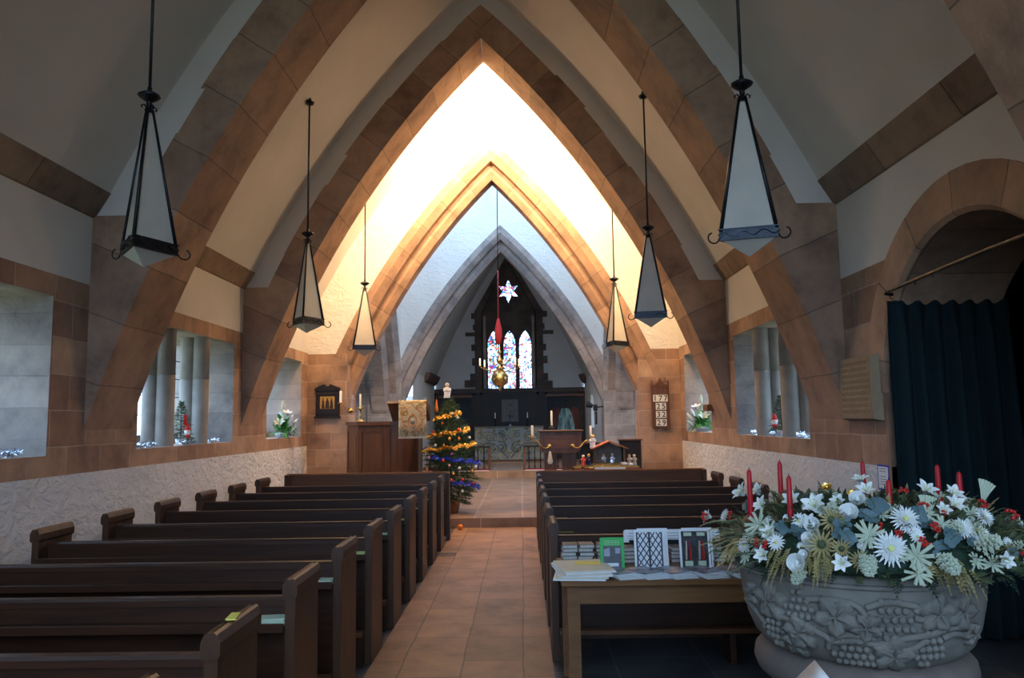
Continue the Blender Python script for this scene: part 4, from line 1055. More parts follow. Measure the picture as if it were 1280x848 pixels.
# loose greenery under and between the blooms: fern fronds, fir sprays and gilded dried fern
def frond(mb, p, d, L, wd, droop, nl=12):
    d = d.normalized(); side = d.cross(Vector((0, 0, 1))); side = side.normalized() if side.length > .05 else Vector((1, 0, 0)); pts = []
    for i in range(nl+1):
        f = i/nl; pts.append(p+d*L*f+Vector((0, 0, -droop*L*f*f)))
    mb.tube([tuple(q) for q in pts], .0016, 3, False)
    for i in range(2, nl+1):
        f = i/nl; l = wd*math.sin(PI*min(.95, f*.9+.1)); t_ = (pts[i]-pts[i-1]).normalized()
        for s2 in (-1, 1):
            e = pts[i]+side*s2*l+t_*l*.5+Vector((0, 0, R.uniform(-.2, .2)*l)); b_ = pts[i]-t_*.005; c_ = pts[i]+t_*.005
            mid = (pts[i]+e)/2; nn = t_*.004
            mb.add([tuple(pts[i]-nn*.5), tuple(mid-nn), tuple(e), tuple(mid+nn)], [(0, 1, 2, 3)])
def spread(n_, lo, hi, fn):
    for _ in range(n_):
        a = R.uniform(-PI, PI); e = R.uniform(lo, hi)
        nrm = Vector((math.cos(a)*math.cos(e), math.sin(a)*math.cos(e), math.sin(e)))
        p = Vector((FX+.07+nrm.x*.545, FY+nrm.y*.515, 1.09+nrm.z*.215)); fn(p, nrm)
g1, g2, g3 = MB(), MB(), MB()
spread(420, .0, 1.1, lambda p, n_: frond(g1, p, n_+Vector((R.uniform(-.5, .5), R.uniform(-.5, .5), R.uniform(.0, .6))), R.uniform(.06, .13), R.uniform(.014, .028), R.uniform(.1, .4), 9))
spread(110, .0, .5, lambda p, n_: frond(g2, p, n_+Vector((R.uniform(-.4, .4), R.uniform(-.4, .4), R.uniform(-.2, .2))), R.uniform(.05, .10), R.uniform(.016, .026), R.uniform(.4, .8), 8))
spread(120, .1, 1.0, lambda p, n_: frond(g3, p, n_+Vector((R.uniform(-.5, .5), R.uniform(-.5, .5), R.uniform(0, .6))), R.uniform(.07, .15), R.uniform(.008, .016), R.uniform(.2, .6), 12))
for k in range(70):   # gilded fringe over the rim, bunched in places
    a = R.choice((-2.45, -2.32, -2.2, -1.52, -1.45, -2.9, -.75))+R.uniform(-.10, .10); p = Vector((FX+.04+.54*math.cos(a), FY+.51*math.sin(a), 1.15+R.uniform(-.02, .03)))
    frond(g3, p, Vector((math.cos(a)*.5, math.sin(a)*.5, .0)), R.uniform(.05, .10), .012, 1.0, 12)
for k in range(46):   # long sprays reaching out to both sides
    s_ = R.choice((-1, 1)); p = Vector((FX+.06+s_*.50, FY+R.uniform(-.28, .2), 1.12+R.uniform(0, .09)))
    frond(g1 if k % 2 else g3, p, Vector((s_, R.uniform(-.3, .3), R.uniform(-.1, .6))), R.uniform(.10, .20), .022, .35, 12)
mb = MB(); mb.lathe([(.36, 1.08), (.50, 1.095), (.545, 1.12), (.52, 1.18), (.42, 1.25), (.25, 1.29), (.01, 1.30)], (FX+.03, FY, 0), 30); mb.build('moss_base', M['darkgreen'], FT)
for g, mt_, nm in ((g1, 'greenery', 'fir_sprays'), (g2, 'darkgreen', 'fern_fronds'), (g3, 'dried', 'gilded_fern')):
    o = g.build(nm, M[mt_], FT); o['kind'] = 'stuff'
g4 = MB()
def bleaf(p, n_):
    d = (n_+Vector((R.uniform(-.6, .6), R.uniform(-.6, .6), R.uniform(-.3, .4)))).normalized(); s2 = d.orthogonal().normalized(); L = R.uniform(.03, .06)
    g4.add([tuple(p), tuple(p+d*L*.5+s2*L*.28), tuple(p+d*L), tuple(p+d*L*.5-s2*L*.28)], [(0, 1, 2, 3)])
spread(1500, .0, 1.25, bleaf)
o = g4.build('broad_leaves', M['greenery'], FT); o['kind'] = 'stuff'
# the seven red candles standing in the flowers
CW = ['far left one, against the pews', 'second from the left, taller and behind', 'third from the left, low and in front', 'the one before the pale wall', 'short front one beside the big white chrysanthemum', 'left one of the right pair, before the curtain', 'right one of the right pair, before the curtain']
for (x, y, zt, zb), lb in zip([(.923, 3.2, 1.436, 1.26), (1.098, 3.35, 1.458, 1.28), (1.015, 3.0, 1.423, 1.215), (1.494, 3.45, 1.447, 1.28), (1.37, 2.95, 1.407, 1.24), (1.74, 3.3, 1.438, 1.25), (1.69, 3.05, 1.425, 1.26)], CW):
    t = thing('candle', 'red taper candle among the font flowers, %s' % lb, 'candle', (x, y, zb-.03), 'red candles on the font')
    mb = MB(); mb.lathe([(.0115, zb-.03), (.011, zb+.04), (.0095, zt-.012), (.006, zt-.003), (.001, zt)], (x, y, 0), 14); mb.build('wax', M['redwax'], t)
    mb = MB(); mb.tube([(x, y, zt-.002), (x+.001, y, zt+.008)], .0013, 5); mb.build('wick', M['wick'], t)

# ---- door curtain and its rails
t = thing('curtain', 'dark teal curtain drawn back inside the round-headed doorway', 'curtain', (WR+.4, 5.78, .03))
mb = MB(); rows = []; nf = 160
for z in [2.50, 2.46, 2.2, 1.7, 1.2, .7, .3, .04]:
    row = []
    for i in range(nf+1):
        f = i/nf; spread_ = 1+.02*math.sin(z*2)
        xx = WR-.06+(.92)*f*spread_+(.05 if z < 2.3 else 0)*(1-f)*(1.6-z if z < 1.6 else 0)*.2
        row.append((xx, 5.78+(.012 if z > 2.44 else .042)*math.sin(f*44)+.02*math.sin(f*17+z)*(z < 2.44), z))
    rows.append(row)
mb.grid(rows); mb.build('cloth', M['curtain'], t).modifiers.new('thickness', 'SOLIDIFY').thickness = .006
mb = MB()
for i in range(12):
    x = WR-.02+.078*i; mb.tube([(x+.018*math.cos(a), 5.78, 2.535+.018*math.sin(a)) for a in [k*PI/5 for k in range(11)]], .003, 5)
mb.build('curtain_rings', M['iron'], t)
t = thing('curtain_rail', 'bent brass and iron curtain rail across the doorway arch', 'rail', (WR, 5.78, 2.55))
mb = MB(); mb.tube([(WR+1.5, 5.78, 2.55), (WR+.1, 5.78, 2.55), (WR-.03, 5.78, 2.55), (WR-.075, 5.76, 2.553), (WR-.085, 5.70, 2.56)], .013, 8); mb.build('inner_rail', M['iron'], t)
mb = MB(); mb.tube([(WR-.085, 5.70, 2.56), (WR-.08, 5.6, 2.565), (WR-.05, 5.0, 2.60), (WR-.03, 4.55, 2.62), (WR-.02, 4.0, 2.63), (WR, 3.7, 2.63)], .014, 8); mb.build('outer_rail', M['dull'], t)
for y in (5.35, 5.12):
    mb = MB(); zz = 2.575+(5.5-y)*.05; mb.tube([(WR-.06, y+.006*math.cos(a), zz-.012+.024*math.sin(a)) for a in [k*PI/5 for k in range(11)]], .003, 5); mb.build('rail_ring', M['iron'], t)
mb = MB(); mb.lathe([(.04, 0), (.04, .015), (.02, .02)], (WR-.005, 3.66, 2.63), 14, axis=Matrix.Rotation(-PI/2, 3, 'Y')); mb.build('wall_plate', M['iron'], t)
# board on the near porch wall, at the right edge of the picture
t = thing('notice_board', 'tall oak-framed board inside the dark porch, right edge', 'board', (WR+1.05, 4.55, 1.2))
mb = MB(); mb.cham(WR+1.36, WR+1.40, 4.35, 4.95, 1.25, 2.12, .008); mb.build('board', M['blackwood'], t)
mb = MB()
for a, b, c_, d in ((4.33, 4.37, 1.23, 2.14), (4.93, 4.97, 1.23, 2.14), (4.33, 4.97, 1.23, 1.27), (4.33, 4.97, 2.10, 2.14)): mb.box(WR+1.345, WR+1.365, a, b, c_, d)
mb.build('board_frame', M['oak'], t)

# ---- stone inscription tablet and paper notice on the right wall
t = thing('inscription_tablet', 'buff stone tablet with worn carved lines beside the curtained doorway', 'tablet', (WR, 6.42, 1.62))
mb = MB(); mb.prism([(6.06, 1.60), (6.72, 1.60), (6.72, 2.14), (6.06, 2.14)], lambda a, b, d: (WR-d, a+(.04 if d > .05 and a < 6.3 else 0)-(.02 if d > .05 and a > 6.3 else 0), b+(.02 if d > .05 and b < 1.8 else 0)-(.02 if d > .05 and b > 1.8 else 0)), -.01, .07); mb.build('slab', M['tablet'], t)
mb = MB()
for r_ in range(9):
    y = 6.66; z = 2.085-r_*.049
    while y > 6.16:
        l = R.uniform(.02, .05); mb.box(WR-.0712, WR-.069, max(6.14, y-l), y, z-.030, z); y -= l+.008
mb.build('worn_lettering', M['tabdark'], t)
mb = MB()
for a, b, c_, d in ((6.125, 6.685, 2.10, 2.108), (6.125, 6.685, 1.632, 1.64), (6.125, 6.133, 1.632, 2.108), (6.677, 6.685, 1.632, 2.108)): mb.box(WR-.074, WR-.069, a, b, c_, d)
mb.build('border', M['tablet'], t)
t = thing('paper_notice', 'white paper notice with blue border on the limewashed right wall', 'notice', (WR, 6.14, 1.08))
mb = MB(); mb.box(WR-.006, WR-.001, 6.04, 6.23, 1.06, 1.26); mb.build('blue_border', M['blue'], t)
mb = MB(); mb.box(WR-.008, WR-.006, 6.055, 6.215, 1.075, 1.245); mb.build('sheet', M['white'], t)
mb = MB()
for r_ in range(7):
    if r_ != 2: mb.box(WR-.009, WR-.008, 6.08+.01*(r_ % 2), 6.19, 1.225-r_*.02, 1.232-r_*.02)
mb.build('print_lines', M['greyink'], t)

# ---- east wall of the nave: hymn board and icon
YH = YE-.03
t = thing('hymn_board', 'carved dark oak hymn board showing 177 25 32 29', 'hymn board', (2.455, YE, 1.45))
HX = 2.455
mb = MB(); mb.cham(HX-.155, HX+.155, YE-.035, YE-.002, 1.50, 2.20, .006)
mb.build('board', M['oak'], t)
mb = MB()
for x in (-.155, .13): mb.cham(HX+x, HX+x+.025, YE-.05, YE-.03, 1.47, 2.26, .004)
for x in (-.142, .142): mb.lathe([(.02, 2.255), (.016, 2.28), (.022, 2.295), (.001, 2.325)], (HX+x, YE-.04, 0), 10)
mb.build('side_post', M['oak'], t)
mb = MB(); crest = [(-.13, 2.19), (.13, 2.19), (.13, 2.23), (.10, 2.25), (.085, 2.235), (.06, 2.265), (.035, 2.29), (.02, 2.33), (0, 2.37), (-.02, 2.33), (-.035, 2.29), (-.06, 2.265), (-.085, 2.235), (-.10, 2.25), (-.13, 2.23)]
mb.prism(crest, lambda a, b, d: (HX+a, YE-d, b), .004, .045)
for a, b, r_ in ((0, 2.29, .012), (-.05, 2.245, .014), (.05, 2.245, .014), (0, 2.235, .016), (-.1, 2.215, .012), (.1, 2.215, .012)): mb.sphere((HX+a, YE-.046, b), r_, 8)
mb.build('carved_crest', M['oak'], t)
mb = MB(); mb.prism([(-.13, 1.50), (-.12, 1.46), (-.08, 1.445), (-.06, 1.475), (0, 1.485), (.06, 1.475), (.08, 1.445), (.12, 1.46), (.13, 1.50)], lambda a, b, d: (HX+a, YE-d, b), .004, .045); mb.build('carved_apron', M['oak'], t)
for r_, txt in enumerate(('177', '25', '32', '29')):
    zc = 2.00-r_*.143
    mb = MB(); mb.cham(HX-.13, HX+.13, YE-.045, YE-.034, zc-.078, zc-.066, .002); mb.build('card_rail', M['oak'], t)
    for k, ch in enumerate(txt):
        cx = HX+(k-(len(txt)-1)/2)*.092+(.005 if len(txt) == 2 else 0)
        mb = MB(); mb.box(cx-.045, cx+.045, YE-.043, YE-.036, zc-.062, zc+.058); cd = mb.build('number_card', M['cream'], t)
        fc = bpy.data.curves.new('digit', 'FONT'); fc.body = ch; fc.size = .135; fc.align_x = 'CENTER'; fc.extrude = .0015; fc.offset = .0025
        tmp_ = bpy.data.objects.new('digit', fc); col.objects.link(tmp_); bpy.context.view_layer.update()
        me = bpy.data.meshes.new_from_object(tmp_.evaluated_get(bpy.context.evaluated_depsgraph_get())); bpy.data.objects.remove(tmp_)
        me.materials.clear(); me.materials.append(M['ink'])
        fo = bpy.data.objects.new('digit', me); col.objects.link(fo); fo.parent = cd
        fo.location = (Vector((cx, YE-.0445, zc-.047))-t.location); fo.rotation_euler = (PI/2, 0, 0)
t = thing('icon_case', 'dark wooden icon case with gilded painting on the stone wall', 'icon', (-3.45, YE, 1.74)); IX = -3.45
mb = MB(); mb.cham(IX-.21, IX+.21, YE-.05, YE-.002, 1.76, 2.24, .008); mb.prism([(-.23, 2.22), (.23, 2.22), (.215, 2.27), (.05, 2.34), (.04, 2.31), (0, 2.30), (-.04, 2.31), (-.05, 2.34), (-.215, 2.27)], lambda a, b, d: (IX+a, YE-d, b), .002, .08); mb.build('case', M['blackwood'], t)
mb = MB()
for a, b, c_, d in ((-.2, -.15, 1.8, 2.2), (.15, .2, 1.8, 2.2), (-.15, .15, 2.14, 2.2), (-.15, .15, 1.8, 1.88)): mb.cham(IX+a, IX+b, YE-.066, YE-.048, c_, d, .004)
mb.cham(IX-.23, IX+.23, YE-.09, YE-.002, 1.735, 1.765, .006); mb.build('frame', M['blackwood'], t)
mb = MB(); mb.box(IX-.13, IX+.13, YE-.056, YE-.048, 1.9, 2.12); mb.build('gilded_panel', M['oldgold'], t)
mb = MB()
for a, w_ in ((-.075, .028), (.0, .04), (.075, .03)):
    mb.prism([(a-w_, 1.905), (a+w_, 1.905), (a+w_*.7, 2.03), (a+w_*.35, 2.05), (a+w_*.3, 2.085), (a-w_*.3, 2.085), (a-w_*.35, 2.05), (a-w_*.7, 2.03)], lambda a, b, d: (IX+a, YE-.056-d, b), 0, .002)
mb.build('painted_figures', M['umber'], t)
t = thing('alms_box', 'small narrow oak box on the right wall by the lilies', 'box', (WR, 11.5, 1.72))
mb = MB(); mb.cham(WR-.02, WR-.001, 11.36, 11.62, 1.74, 2.16, .004); mb.build('back_board', M['table'], t)
mb = MB(); mb.cham(WR-.11, WR-.02, 11.36, 11.62, 1.74, 1.84, .006); mb.build('tray', M['table'], t)

# ---- pulpit with book desk, cloth and candle brackets
t = thing('pulpit', 'panelled oak pulpit left of the chancel arch', 'pulpit', (-2.35, 12.95, .15))
PL = [(-2.98, 13.25), (-2.66, 12.62), (-2.12, 12.48), (-1.74, 12.86), (-1.74, 13.45)]
mb = MB()
ins = [(a+.05*(1 if a < -2.3 else -1), b+.05) for a, b in PL]
for i in range(4):
    (a, b), (c_, d) = PL[i], PL[i+1]; mb.quad((a, b, .15), (c_, d, .15), (c_, d, 1.60), (a, b, 1.60)); (a2, b2), (c2, d2) = ins[i], ins[i+1]; mb.quad((a2, b2, .15), (c2, d2, .15), (c2, d2, 1.60), (a2, b2, 1.60)); mb.quad((a, b, 1.6), (c_, d, 1.6), (c2, d2, 1.6), (a2, b2, 1.6))
mb.build('body', M['oak'], t)
def rail_strip(z0, z1, pr):
    q = MB()
    for i in range(4):
        (a, b), (c_, d) = PL[i], PL[i+1]; dv = Vector((c_-a, d-b, 0)).normalized(); nv = Vector((dv.y, -dv.x, 0))
        A, B = Vector((a, b, 0))-dv*pr*.4, Vector((c_, d, 0))+dv*pr*.4
        q.prism([(0, 0), (1, 0), (1, 1), (0, 1)], lambda u, v, dd, A=A, B=B, nv=nv: tuple(A.lerp(B, u)+nv*(dd)+Vector((0, 0, z0+(z1-z0)*v))), -.04, pr)
    return q
rail_strip(1.60, 1.66, .035).build('top_ledge', M['oakx'], t)
rail_strip(.15, .30, .02).build('base_moulding', M['oak'], t)
rail_strip(.80, .86, .014).build('middle_rail', M['oak'], t)
rail_strip(1.50, 1.58, .012).build('upper_rail', M['oak'], t)
for i in range(4):
    (a, b), (c_, d) = PL[i], PL[i+1]; dv = Vector((c_-a, d-b, 0)); L = dv.length; dv.normalize(); nv = Vector((dv.y, -dv.x, 0))
    q = MB()
    for u0, u1 in ((0, .06), (L-.06, L)): q.prism([(u0, .3), (u1, .3), (u1, 1.5), (u0, 1.5)], lambda u, v, dd, a=a, b=b, dv=dv, nv=nv: (a+dv.x*u+nv.x*dd, b+dv.y*u+nv.y*dd, v), -.01, .014)
    q.build('stile', M['oak'], t)
    for z0, z1 in ((.36, .74), (.92, 1.44)):
        q = MB(); q.prism([(.13, z0), (L-.13, z0), (L-.13, z1), (.13, z1)], lambda u, v, dd, a=a, b=b, dv=dv, nv=nv: (a+dv.x*u+nv.x*dd, b+dv.y*u+nv.y*dd, v), -.01, .008); q.build('raised_panel', M['oak'], t)
mb = MB(); mb.prism([(12.30, 1.945), (12.32, 1.975), (12.86, 1.88), (12.86, 1.66), (12.80, 1.66), (12.6, 1.78)], lambda u, v, d: (d, u, v), -2.14, -1.52); mb.build('book_desk', M['oak'], t)
t2 = thing('lectern_cloth', 'gold embroidered cloth hanging from the pulpit desk', 'cloth', (-1.72, 12.29, 1.4))
mb = MB(); rows = []
for z, y in ((1.90, 12.75), (1.985, 12.325), (1.982, 12.30), (1.96, 12.288), (1.8, 12.286), (1.6, 12.288), (1.42, 12.29)):
    rows.append([(-1.955+.44*i/16, y-.004*math.sin(i*1.4) if z < 1.9 else y, z) for i in range(17)])
mb.grid(rows); mb.build('panel', M['goldcloth'], t2).modifiers.new('thickness', 'SOLIDIFY').thickness = .006
mb = MB()
for i in range(44): x = -1.955+.44*i/43; mb.tube([(x, 12.288, 1.425), (x, 12.288, 1.385)], .004, 4)
mb.build('fringe', M['cream'], t2)
mb = MB()
for s_ in (-1, 1):
    pts = [(-1.735+s_*(.05+.10*math.sin(k*.35)+.02*k*.2), 12.28, 1.88-.036*k) for k in range(12)]; mb.tube(pts, .006, 5)
    mb.tube([(-1.735+s_*(.15-.05*math.cos(k*.7)*(1-k/12)), 12.28, 1.86+.05*math.sin(k*.7)*(1-k/12)-.01*k) for k in range(11)], .005, 5)
    mb.tube([(-1.735+s_*(.13-.045*math.cos(k*.7)*(1-k/12)), 12.28, 1.56+.05*math.sin(k*.7)*(1-k/12)) for k in range(11)], .005, 5)
mb.tube([(-1.735+.07*math.cos(k*PI/8), 12.28, 1.66+.09*math.sin(k*PI/8)) for k in range(17)], .006, 5)
mb.build('embroidered_scrolls', M['orangeb'], t2)
mb = MB(); mb.lathe([(.001, 0), (.045, 0), (.05, .006), (.001, .012)], (-1.735, 12.285, 1.66), 14, axis=Matrix.Rotation(PI/2, 3, 'X')); mb.build('embroidered_medallion', M['robe'], t2)
def candle_part(x, y, z, h, r_, par, mat='wax'):
    mb = MB(); mb.lathe([(r_, z), (r_, z+h-.006), (r_*.6, z+h), (.001, z+h+.002)], (x, y, 0), 12); o = mb.build('candle', M[mat], par)
    g = MB(); g.tube([(x, y, z+h), (x+.002, y, z+h+.014)], .002, 4); g.build('wick', M['wick'], o); return o
def stick(name, label, x, y, z, h, ch, cr=.016, mat='brass', group=None):
    t = thing(name, label, 'candlestick', (x, y, z), group)
    mb = MB(); mb.lathe([(.001, 0), (.065, 0), (.065, .012), (.045, .022), (.022, .04), (.016, h*.35), (.028, h*.42), (.016, h*.5), (.014, h*.85), (.022, h*.9), (.05, h*.96), (.052, h), (.018, h), (.018, h+.02), (.001, h+.02)], (x, y, z), 20); mb.build('stem', M[mat], t)
    candle_part(x, y, z+h+.015, ch, cr, t); return t
stick('candlestick', 'brass candlestick standing on the pulpit ledge', -2.645, 12.655, 1.66, .22, .22)
t = thing('candle_bracket', 'brass wall bracket with one candle beside the icon case', 'candle bracket', (-2.98, YE-.02, 1.85))
mb = MB(); mb.lathe([(.001, 0), (.05, 0), (.045, .02), (.001, .03)], (-3.05, YE-.002, 1.86), 14, axis=Matrix.Rotation(PI/2, 3, 'X'))
mb.tube([(-3.05, YE-.03, 1.86), (-3.05, YE-.12, 1.84), (-3.08, YE-.2, 1.88), (-3.12, YE-.26, 1.95), (-3.16, YE-.28, 1.98)], .011, 7)
mb.tube([(-3.05, YE-.03, 1.86), (-2.97, YE-.12, 1.83), (-2.88, YE-.22, 1.90), (-2.80, YE-.26, 1.93), (-2.76, YE-.2, 1.90)], .009, 7)
mb.lathe([(.012, -.02), (.045, 0), (.05, .012), (.018, .01), (.02, .03)], (-3.16, YE-.28, 1.99), 14); mb.build('arm', M['brass'], t)
candle_part(-3.16, YE-.28, 2.005, .20, .022, t)

# ---- reading desk with brass arms, right of the chancel step
t = thing('reading_desk', 'oak reading desk with brass candle arms right of the step', 'desk', (.63, 12.75, .15))
mb = MB(); mb.prism([(.28, 1.16), (.36, 1.10), (.88, 1.10), (.96, 1.16), (.98, 1.45), (.29, 1.45)], lambda a, b, d: (a, d, b), 12.5, 12.95); mb.build('upper_box', M['oak'], t)
mb = MB(); mb.cham(.26, 1.0, 12.46, 13.0, 1.45, 1.475, .008); mb.build('desk_top', M['oakx'], t)
mb = MB(); mb.prism([(.40, 1.18), (.86, 1.18), (.88, 1.39), (.38, 1.39)], lambda a, b, d: (a, d, b), 12.488, 12.5); mb.build('front_panel', M['oakx'], t)
for x0, x1 in ((.36, .56), (.66, .88)):
    mb = MB(); mb.cham(x0, x1, 12.58, 12.9, .15, 1.10, .008); mb.build('leg', M['oak'], t)
mb = MB(); mb.cham(.30, .94, 12.5, 12.98, .15, .22, .01); mb.build('foot', M['oak'], t)
for s_, x0, xe, zc in ((-1, .44, .165, 1.37), (1, .82, 1.115, 1.36)):
    mb = MB(); mb.lathe([(.001, 0), (.035, 0), (.03, .02), (.001, .03)], (x0, 12.488, 1.22), 12, axis=Matrix.Rotation(PI/2, 3, 'X'))
    pts = [(x0+(xe-x0)*f, 12.44-.05*math.sin(f*PI), 1.215-.03*math.sin(f*PI*2.2)+(.11*max(0, f-.45)/.55)) for f in [k/12 for k in range(13)]]
    mb.tube(pts, .012, 7); mb.lathe([(.012, -.03), (.02, -.01), (.055, 0), (.06, .012), (.02, .01), (.022, .035)], (xe, 12.44, zc-.01), 14); ar = mb.build('candle_arm', M['brass'], t)
    candle_part(xe, 12.44, zc+.02, .17 if s_ < 0 else .16, .019, ar)
mb = MB(); mb.lathe([(.03, .93), (.045, .97), (.03, 1.05), (.02, 1.12), (.005, 1.14)], (.45, 12.46, 0), 12); mb.build('hanging_bell_pull', M['cream'], t)
t.location.y += .25
stick('candlestick', 'tall white candle on a dark stand behind the reading desk', .52, 13.62, .15, 1.38, .26, .017, 'blackwood')

# ---- nativity scene on its straw-covered table
t = thing('crib_table', 'dark low table carrying the nativity scene', 'table', (1.33, 12.45, .15))
mb = MB(); mb.cham(.80, 1.86, 12.17, 12.68, .84, .88, .006); mb.build('table_top', M['blackwood'], t)
for x in (.83, 1.77):
    for y in (12.2, 12.6): mb = MB(); mb.cham(x, x+.06, y, y+.06, .15, .84, .004); mb.build('leg', M['blackwood'], t)
mb = MB(); mb.box(.80, 1.86, 12.163, 12.17, .70, .88); mb.build('cloth_front', M['redcloth'], t)
mb = MB(); mb.box(1.12, 1.60, 12.155, 12.162, .84, .90); o = mb.build('caption_card', M['white'], t)
mb = MB()
mb.grid([[(1.33+.52*f*math.cos(a), 12.42+.24*f*math.sin(a), .88+.055*(1-f*f)+.012*math.sin(5*a+f*7)) for a in [2*PI*k/24 for k in range(24)]] for f in (.02, .3, .6, .85, 1)], True)
for _ in range(700):
    a, f = R.uniform(0, 2*PI), math.sqrt(R.random()); p = Vector((1.33+.52*f*math.cos(a), 12.42+.24*f*math.sin(a), .885+.05*(1-f*f)+.015)); d = Vector((R.uniform(-1, 1), R.uniform(-1, 1), R.uniform(-.2, .5)))*.03
    mb.tube([tuple(p-d), tuple(p+d)], .0022, 3, False)
o = mb.build('straw_bed', M['straw']); o['kind'] = 'stuff'; recentre(o, (1.33, 12.45, .88)); tag(o, 'loose straw spread under the nativity figures', 'straw')
t = thing('crib_stable', 'small wooden stable with an orange roof in the nativity', 'stable', (1.39, 12.52, .92))
mb = MB(); mb.prism([(1.10, 1.17), (1.38, 1.285), (1.67, 1.17), (1.67, 1.185), (1.38, 1.305), (1.10, 1.185)], lambda a, b, d: (a, d, b), 12.36, 12.72); mb.build('roof', M['orange'], t)
mb = MB(); mb.prism([(1.15, .9), (1.62, .9), (1.62, 1.18), (1.38, 1.275), (1.15, 1.18)], lambda a, b, d: (a, d, b), 12.66, 12.69); mb.build('back_wall', M['bookgrey'], t)
for x in (1.14, 1.60):
    for y in (12.40, 12.66): mb = MB(); mb.cham(x, x+.025, y, y+.025, .90, 1.18, .003); mb.build('post', M['table'], t)
t.location.y -= .06
def figure(label, x, y, z, h, robe, head='skin', hair=None, wings=False, kneel=1.0, arms=True):
    t = thing('nativity_figure', label, 'figurine', (x, y, z), 'nativity figures')
    mb = MB(); mb.lathe([(.001, 0), (h*.24, 0), (h*.23, h*.08), (h*.19, h*.35), (h*.17, h*.55), (h*.19, h*.64), (h*.13, h*.72), (h*.07, h*.75)], (x, y, z), 18)
    if arms:
        for s_ in (-1, 1): mb.tube([(x+s_*h*.16, y, z+h*.64), (x+s_*h*.2, y-h*.09, z+h*.5), (x+s_*h*.04, y-h*.2, z+h*.5)], [h*.075, h*.065, h*.045], 8)
    mb.build('robe', M[robe], t)
    mb = MB(); mb.sphere((x, y-h*.01, z+h*.86), h*.125, 14, 1.12)
    mb.sphere((x, y-h*.135, z+h*.85), h*.022, 6)
    for s_ in (-1, 1): mb.sphere((x+s_*h*.04, y-h*.2, z+h*.5), h*.045, 8)
    hd = mb.build('head', M[head], t)
    if hair: mb = MB(); mb.lathe([(h*.135, -h*.02), (h*.15, h*.05), (h*.11, h*.13), (.001, h*.165)], (x, y+h*.015, z+h*.86), 14); mb.build('hair', M[hair], t)
    if wings:
        for s_ in (-1, 1):
            mb = MB(); mb.prism([(0, .45), (.2, .74), (.26, .6), (.22, .32), (.1, .24)], lambda a, b, d, s_=s_: (x+s_*a*h, y+h*.15+d+a*h*.2, z+b*h), 0, .006); mb.build('wing', M['white'], t)
    return t
figure('white winged angel figurine standing at the left edge of the orange stable roof', 1.125, 12.44, 1.19, .21, 'white', 'skin', 'gold', True)
figure('white-haired figurine in a red robe at the left of the nativity', .96, 12.33, .915, .17, 'redb', 'skin', 'white')
figure('figurine in a dark blue robe with yellow headdress at the left of the nativity', 1.05, 12.36, .92, .18, 'navy', 'skin', 'goldb')
figure('kneeling figurine in a pale robe inside the stable', 1.30, 12.50, .93, .16, 'white', 'skin', 'robe')
figure('round veiled figurine in a grey robe inside the stable', 1.43, 12.48, .93, .17, 'silver', 'skin', 'robe')
figure('tan-robed figurine at the right of the stable, nearer the wall', 1.77, 12.38, .915, .165, 'robe', 'skin', 'cream')
figure('tan-robed figurine just right of the stable post', 1.69, 12.36, .92, .165, 'robe', 'skin', 'straw')
def beast(label, x, y, z, L, mat, name='sheep_figurine'):
    t = thing(name, label, 'figurine', (x, y, z), 'nativity animals')
    mb = MB(); mb.lathe([(.001, -L*.5), (L*.2, -L*.42), (L*.27, -L*.1), (L*.25, L*.25), (L*.13, L*.48), (.001, L*.52)], (x, y, z+L*.26), 14, axis=Matrix.Rotation(PI/2, 3, 'Y')); mb.build('body', M[mat], t)
    mb = MB(); mb.lathe([(.001, -L*.16), (L*.12, -L*.06), (L*.1, L*.1), (L*.05, L*.2), (.001, L*.22)], (x-L*.5, y-L*.06, z+L*.42), 12, axis=Matrix.Rotation(-PI/2-.5, 3, 'Y'))
    for s_ in (-1, 1): mb.tube([(x-L*.42, y-L*.06+s_*L*.08, z+L*.5), (x-L*.38, y-L*.06+s_*L*.17, z+L*.56)], [L*.04, L*.015], 5)
    mb.build('head', M['skin' if mat == 'white' else mat], t)
    for dx in (-.25, .25):
        for s_ in (-1, 1): mb = MB(); mb.tube([(x+dx*L, y+s_*L*.12, z+L*.15), (x+dx*L-L*.12, y+s_*L*.2, z+L*.04)], L*.05, 6); mb.build('leg', M[mat], t)
beast('grey ox figurine lying inside the stable', 1.23, 12.43, .925, .15, 'bookgrey', 'ox_figurine')
beast('white sheep figurine lying in front of the stable post', 1.60, 12.30, .92, .09, 'white')
beast('white sheep figurine lying beside the tan-robed figures', 1.70, 12.28, .91, .08, 'white')
t = thing('choir_stall', 'dark oak stall end beyond the nativity, by the right pier', 'stall', (1.9, 13.15, .15))
mb = MB(); mb.cham(1.62, 1.98, 13.0, 13.06, .15, 1.28, .006); mb.build('stall_end', M['blackwood'], t)
mb = MB(); mb.cham(1.60, 2.0, 12.98, 13.08, 1.28, 1.31, .006); mb.build('cap', M['oak'], t)
mb = MB(); mb.cham(1.62, 1.98, 13.06, 13.5, .55, .59, .006); mb.build('seat', M['blackwood'], t)
mb = MB(); mb.cham(1.95, 1.98, 13.06, 13.5, .15, 1.2, .006); mb.build('back', M['blackwood'], t)
t = thing('choir_stall', 'low dark oak stall behind the reading desk and stable', 'stall', (1.1, 13.5, .15))
mb = MB(); mb.cham(.98, 1.50, 13.4, 13.45, .15, 1.22, .006); mb.build('stall_front', M['blackwood'], t)
mb = MB(); mb.cham(.96, 1.52, 13.36, 13.5, 1.22, 1.25, .006); mb.build('book_ledge', M['oak'], t)

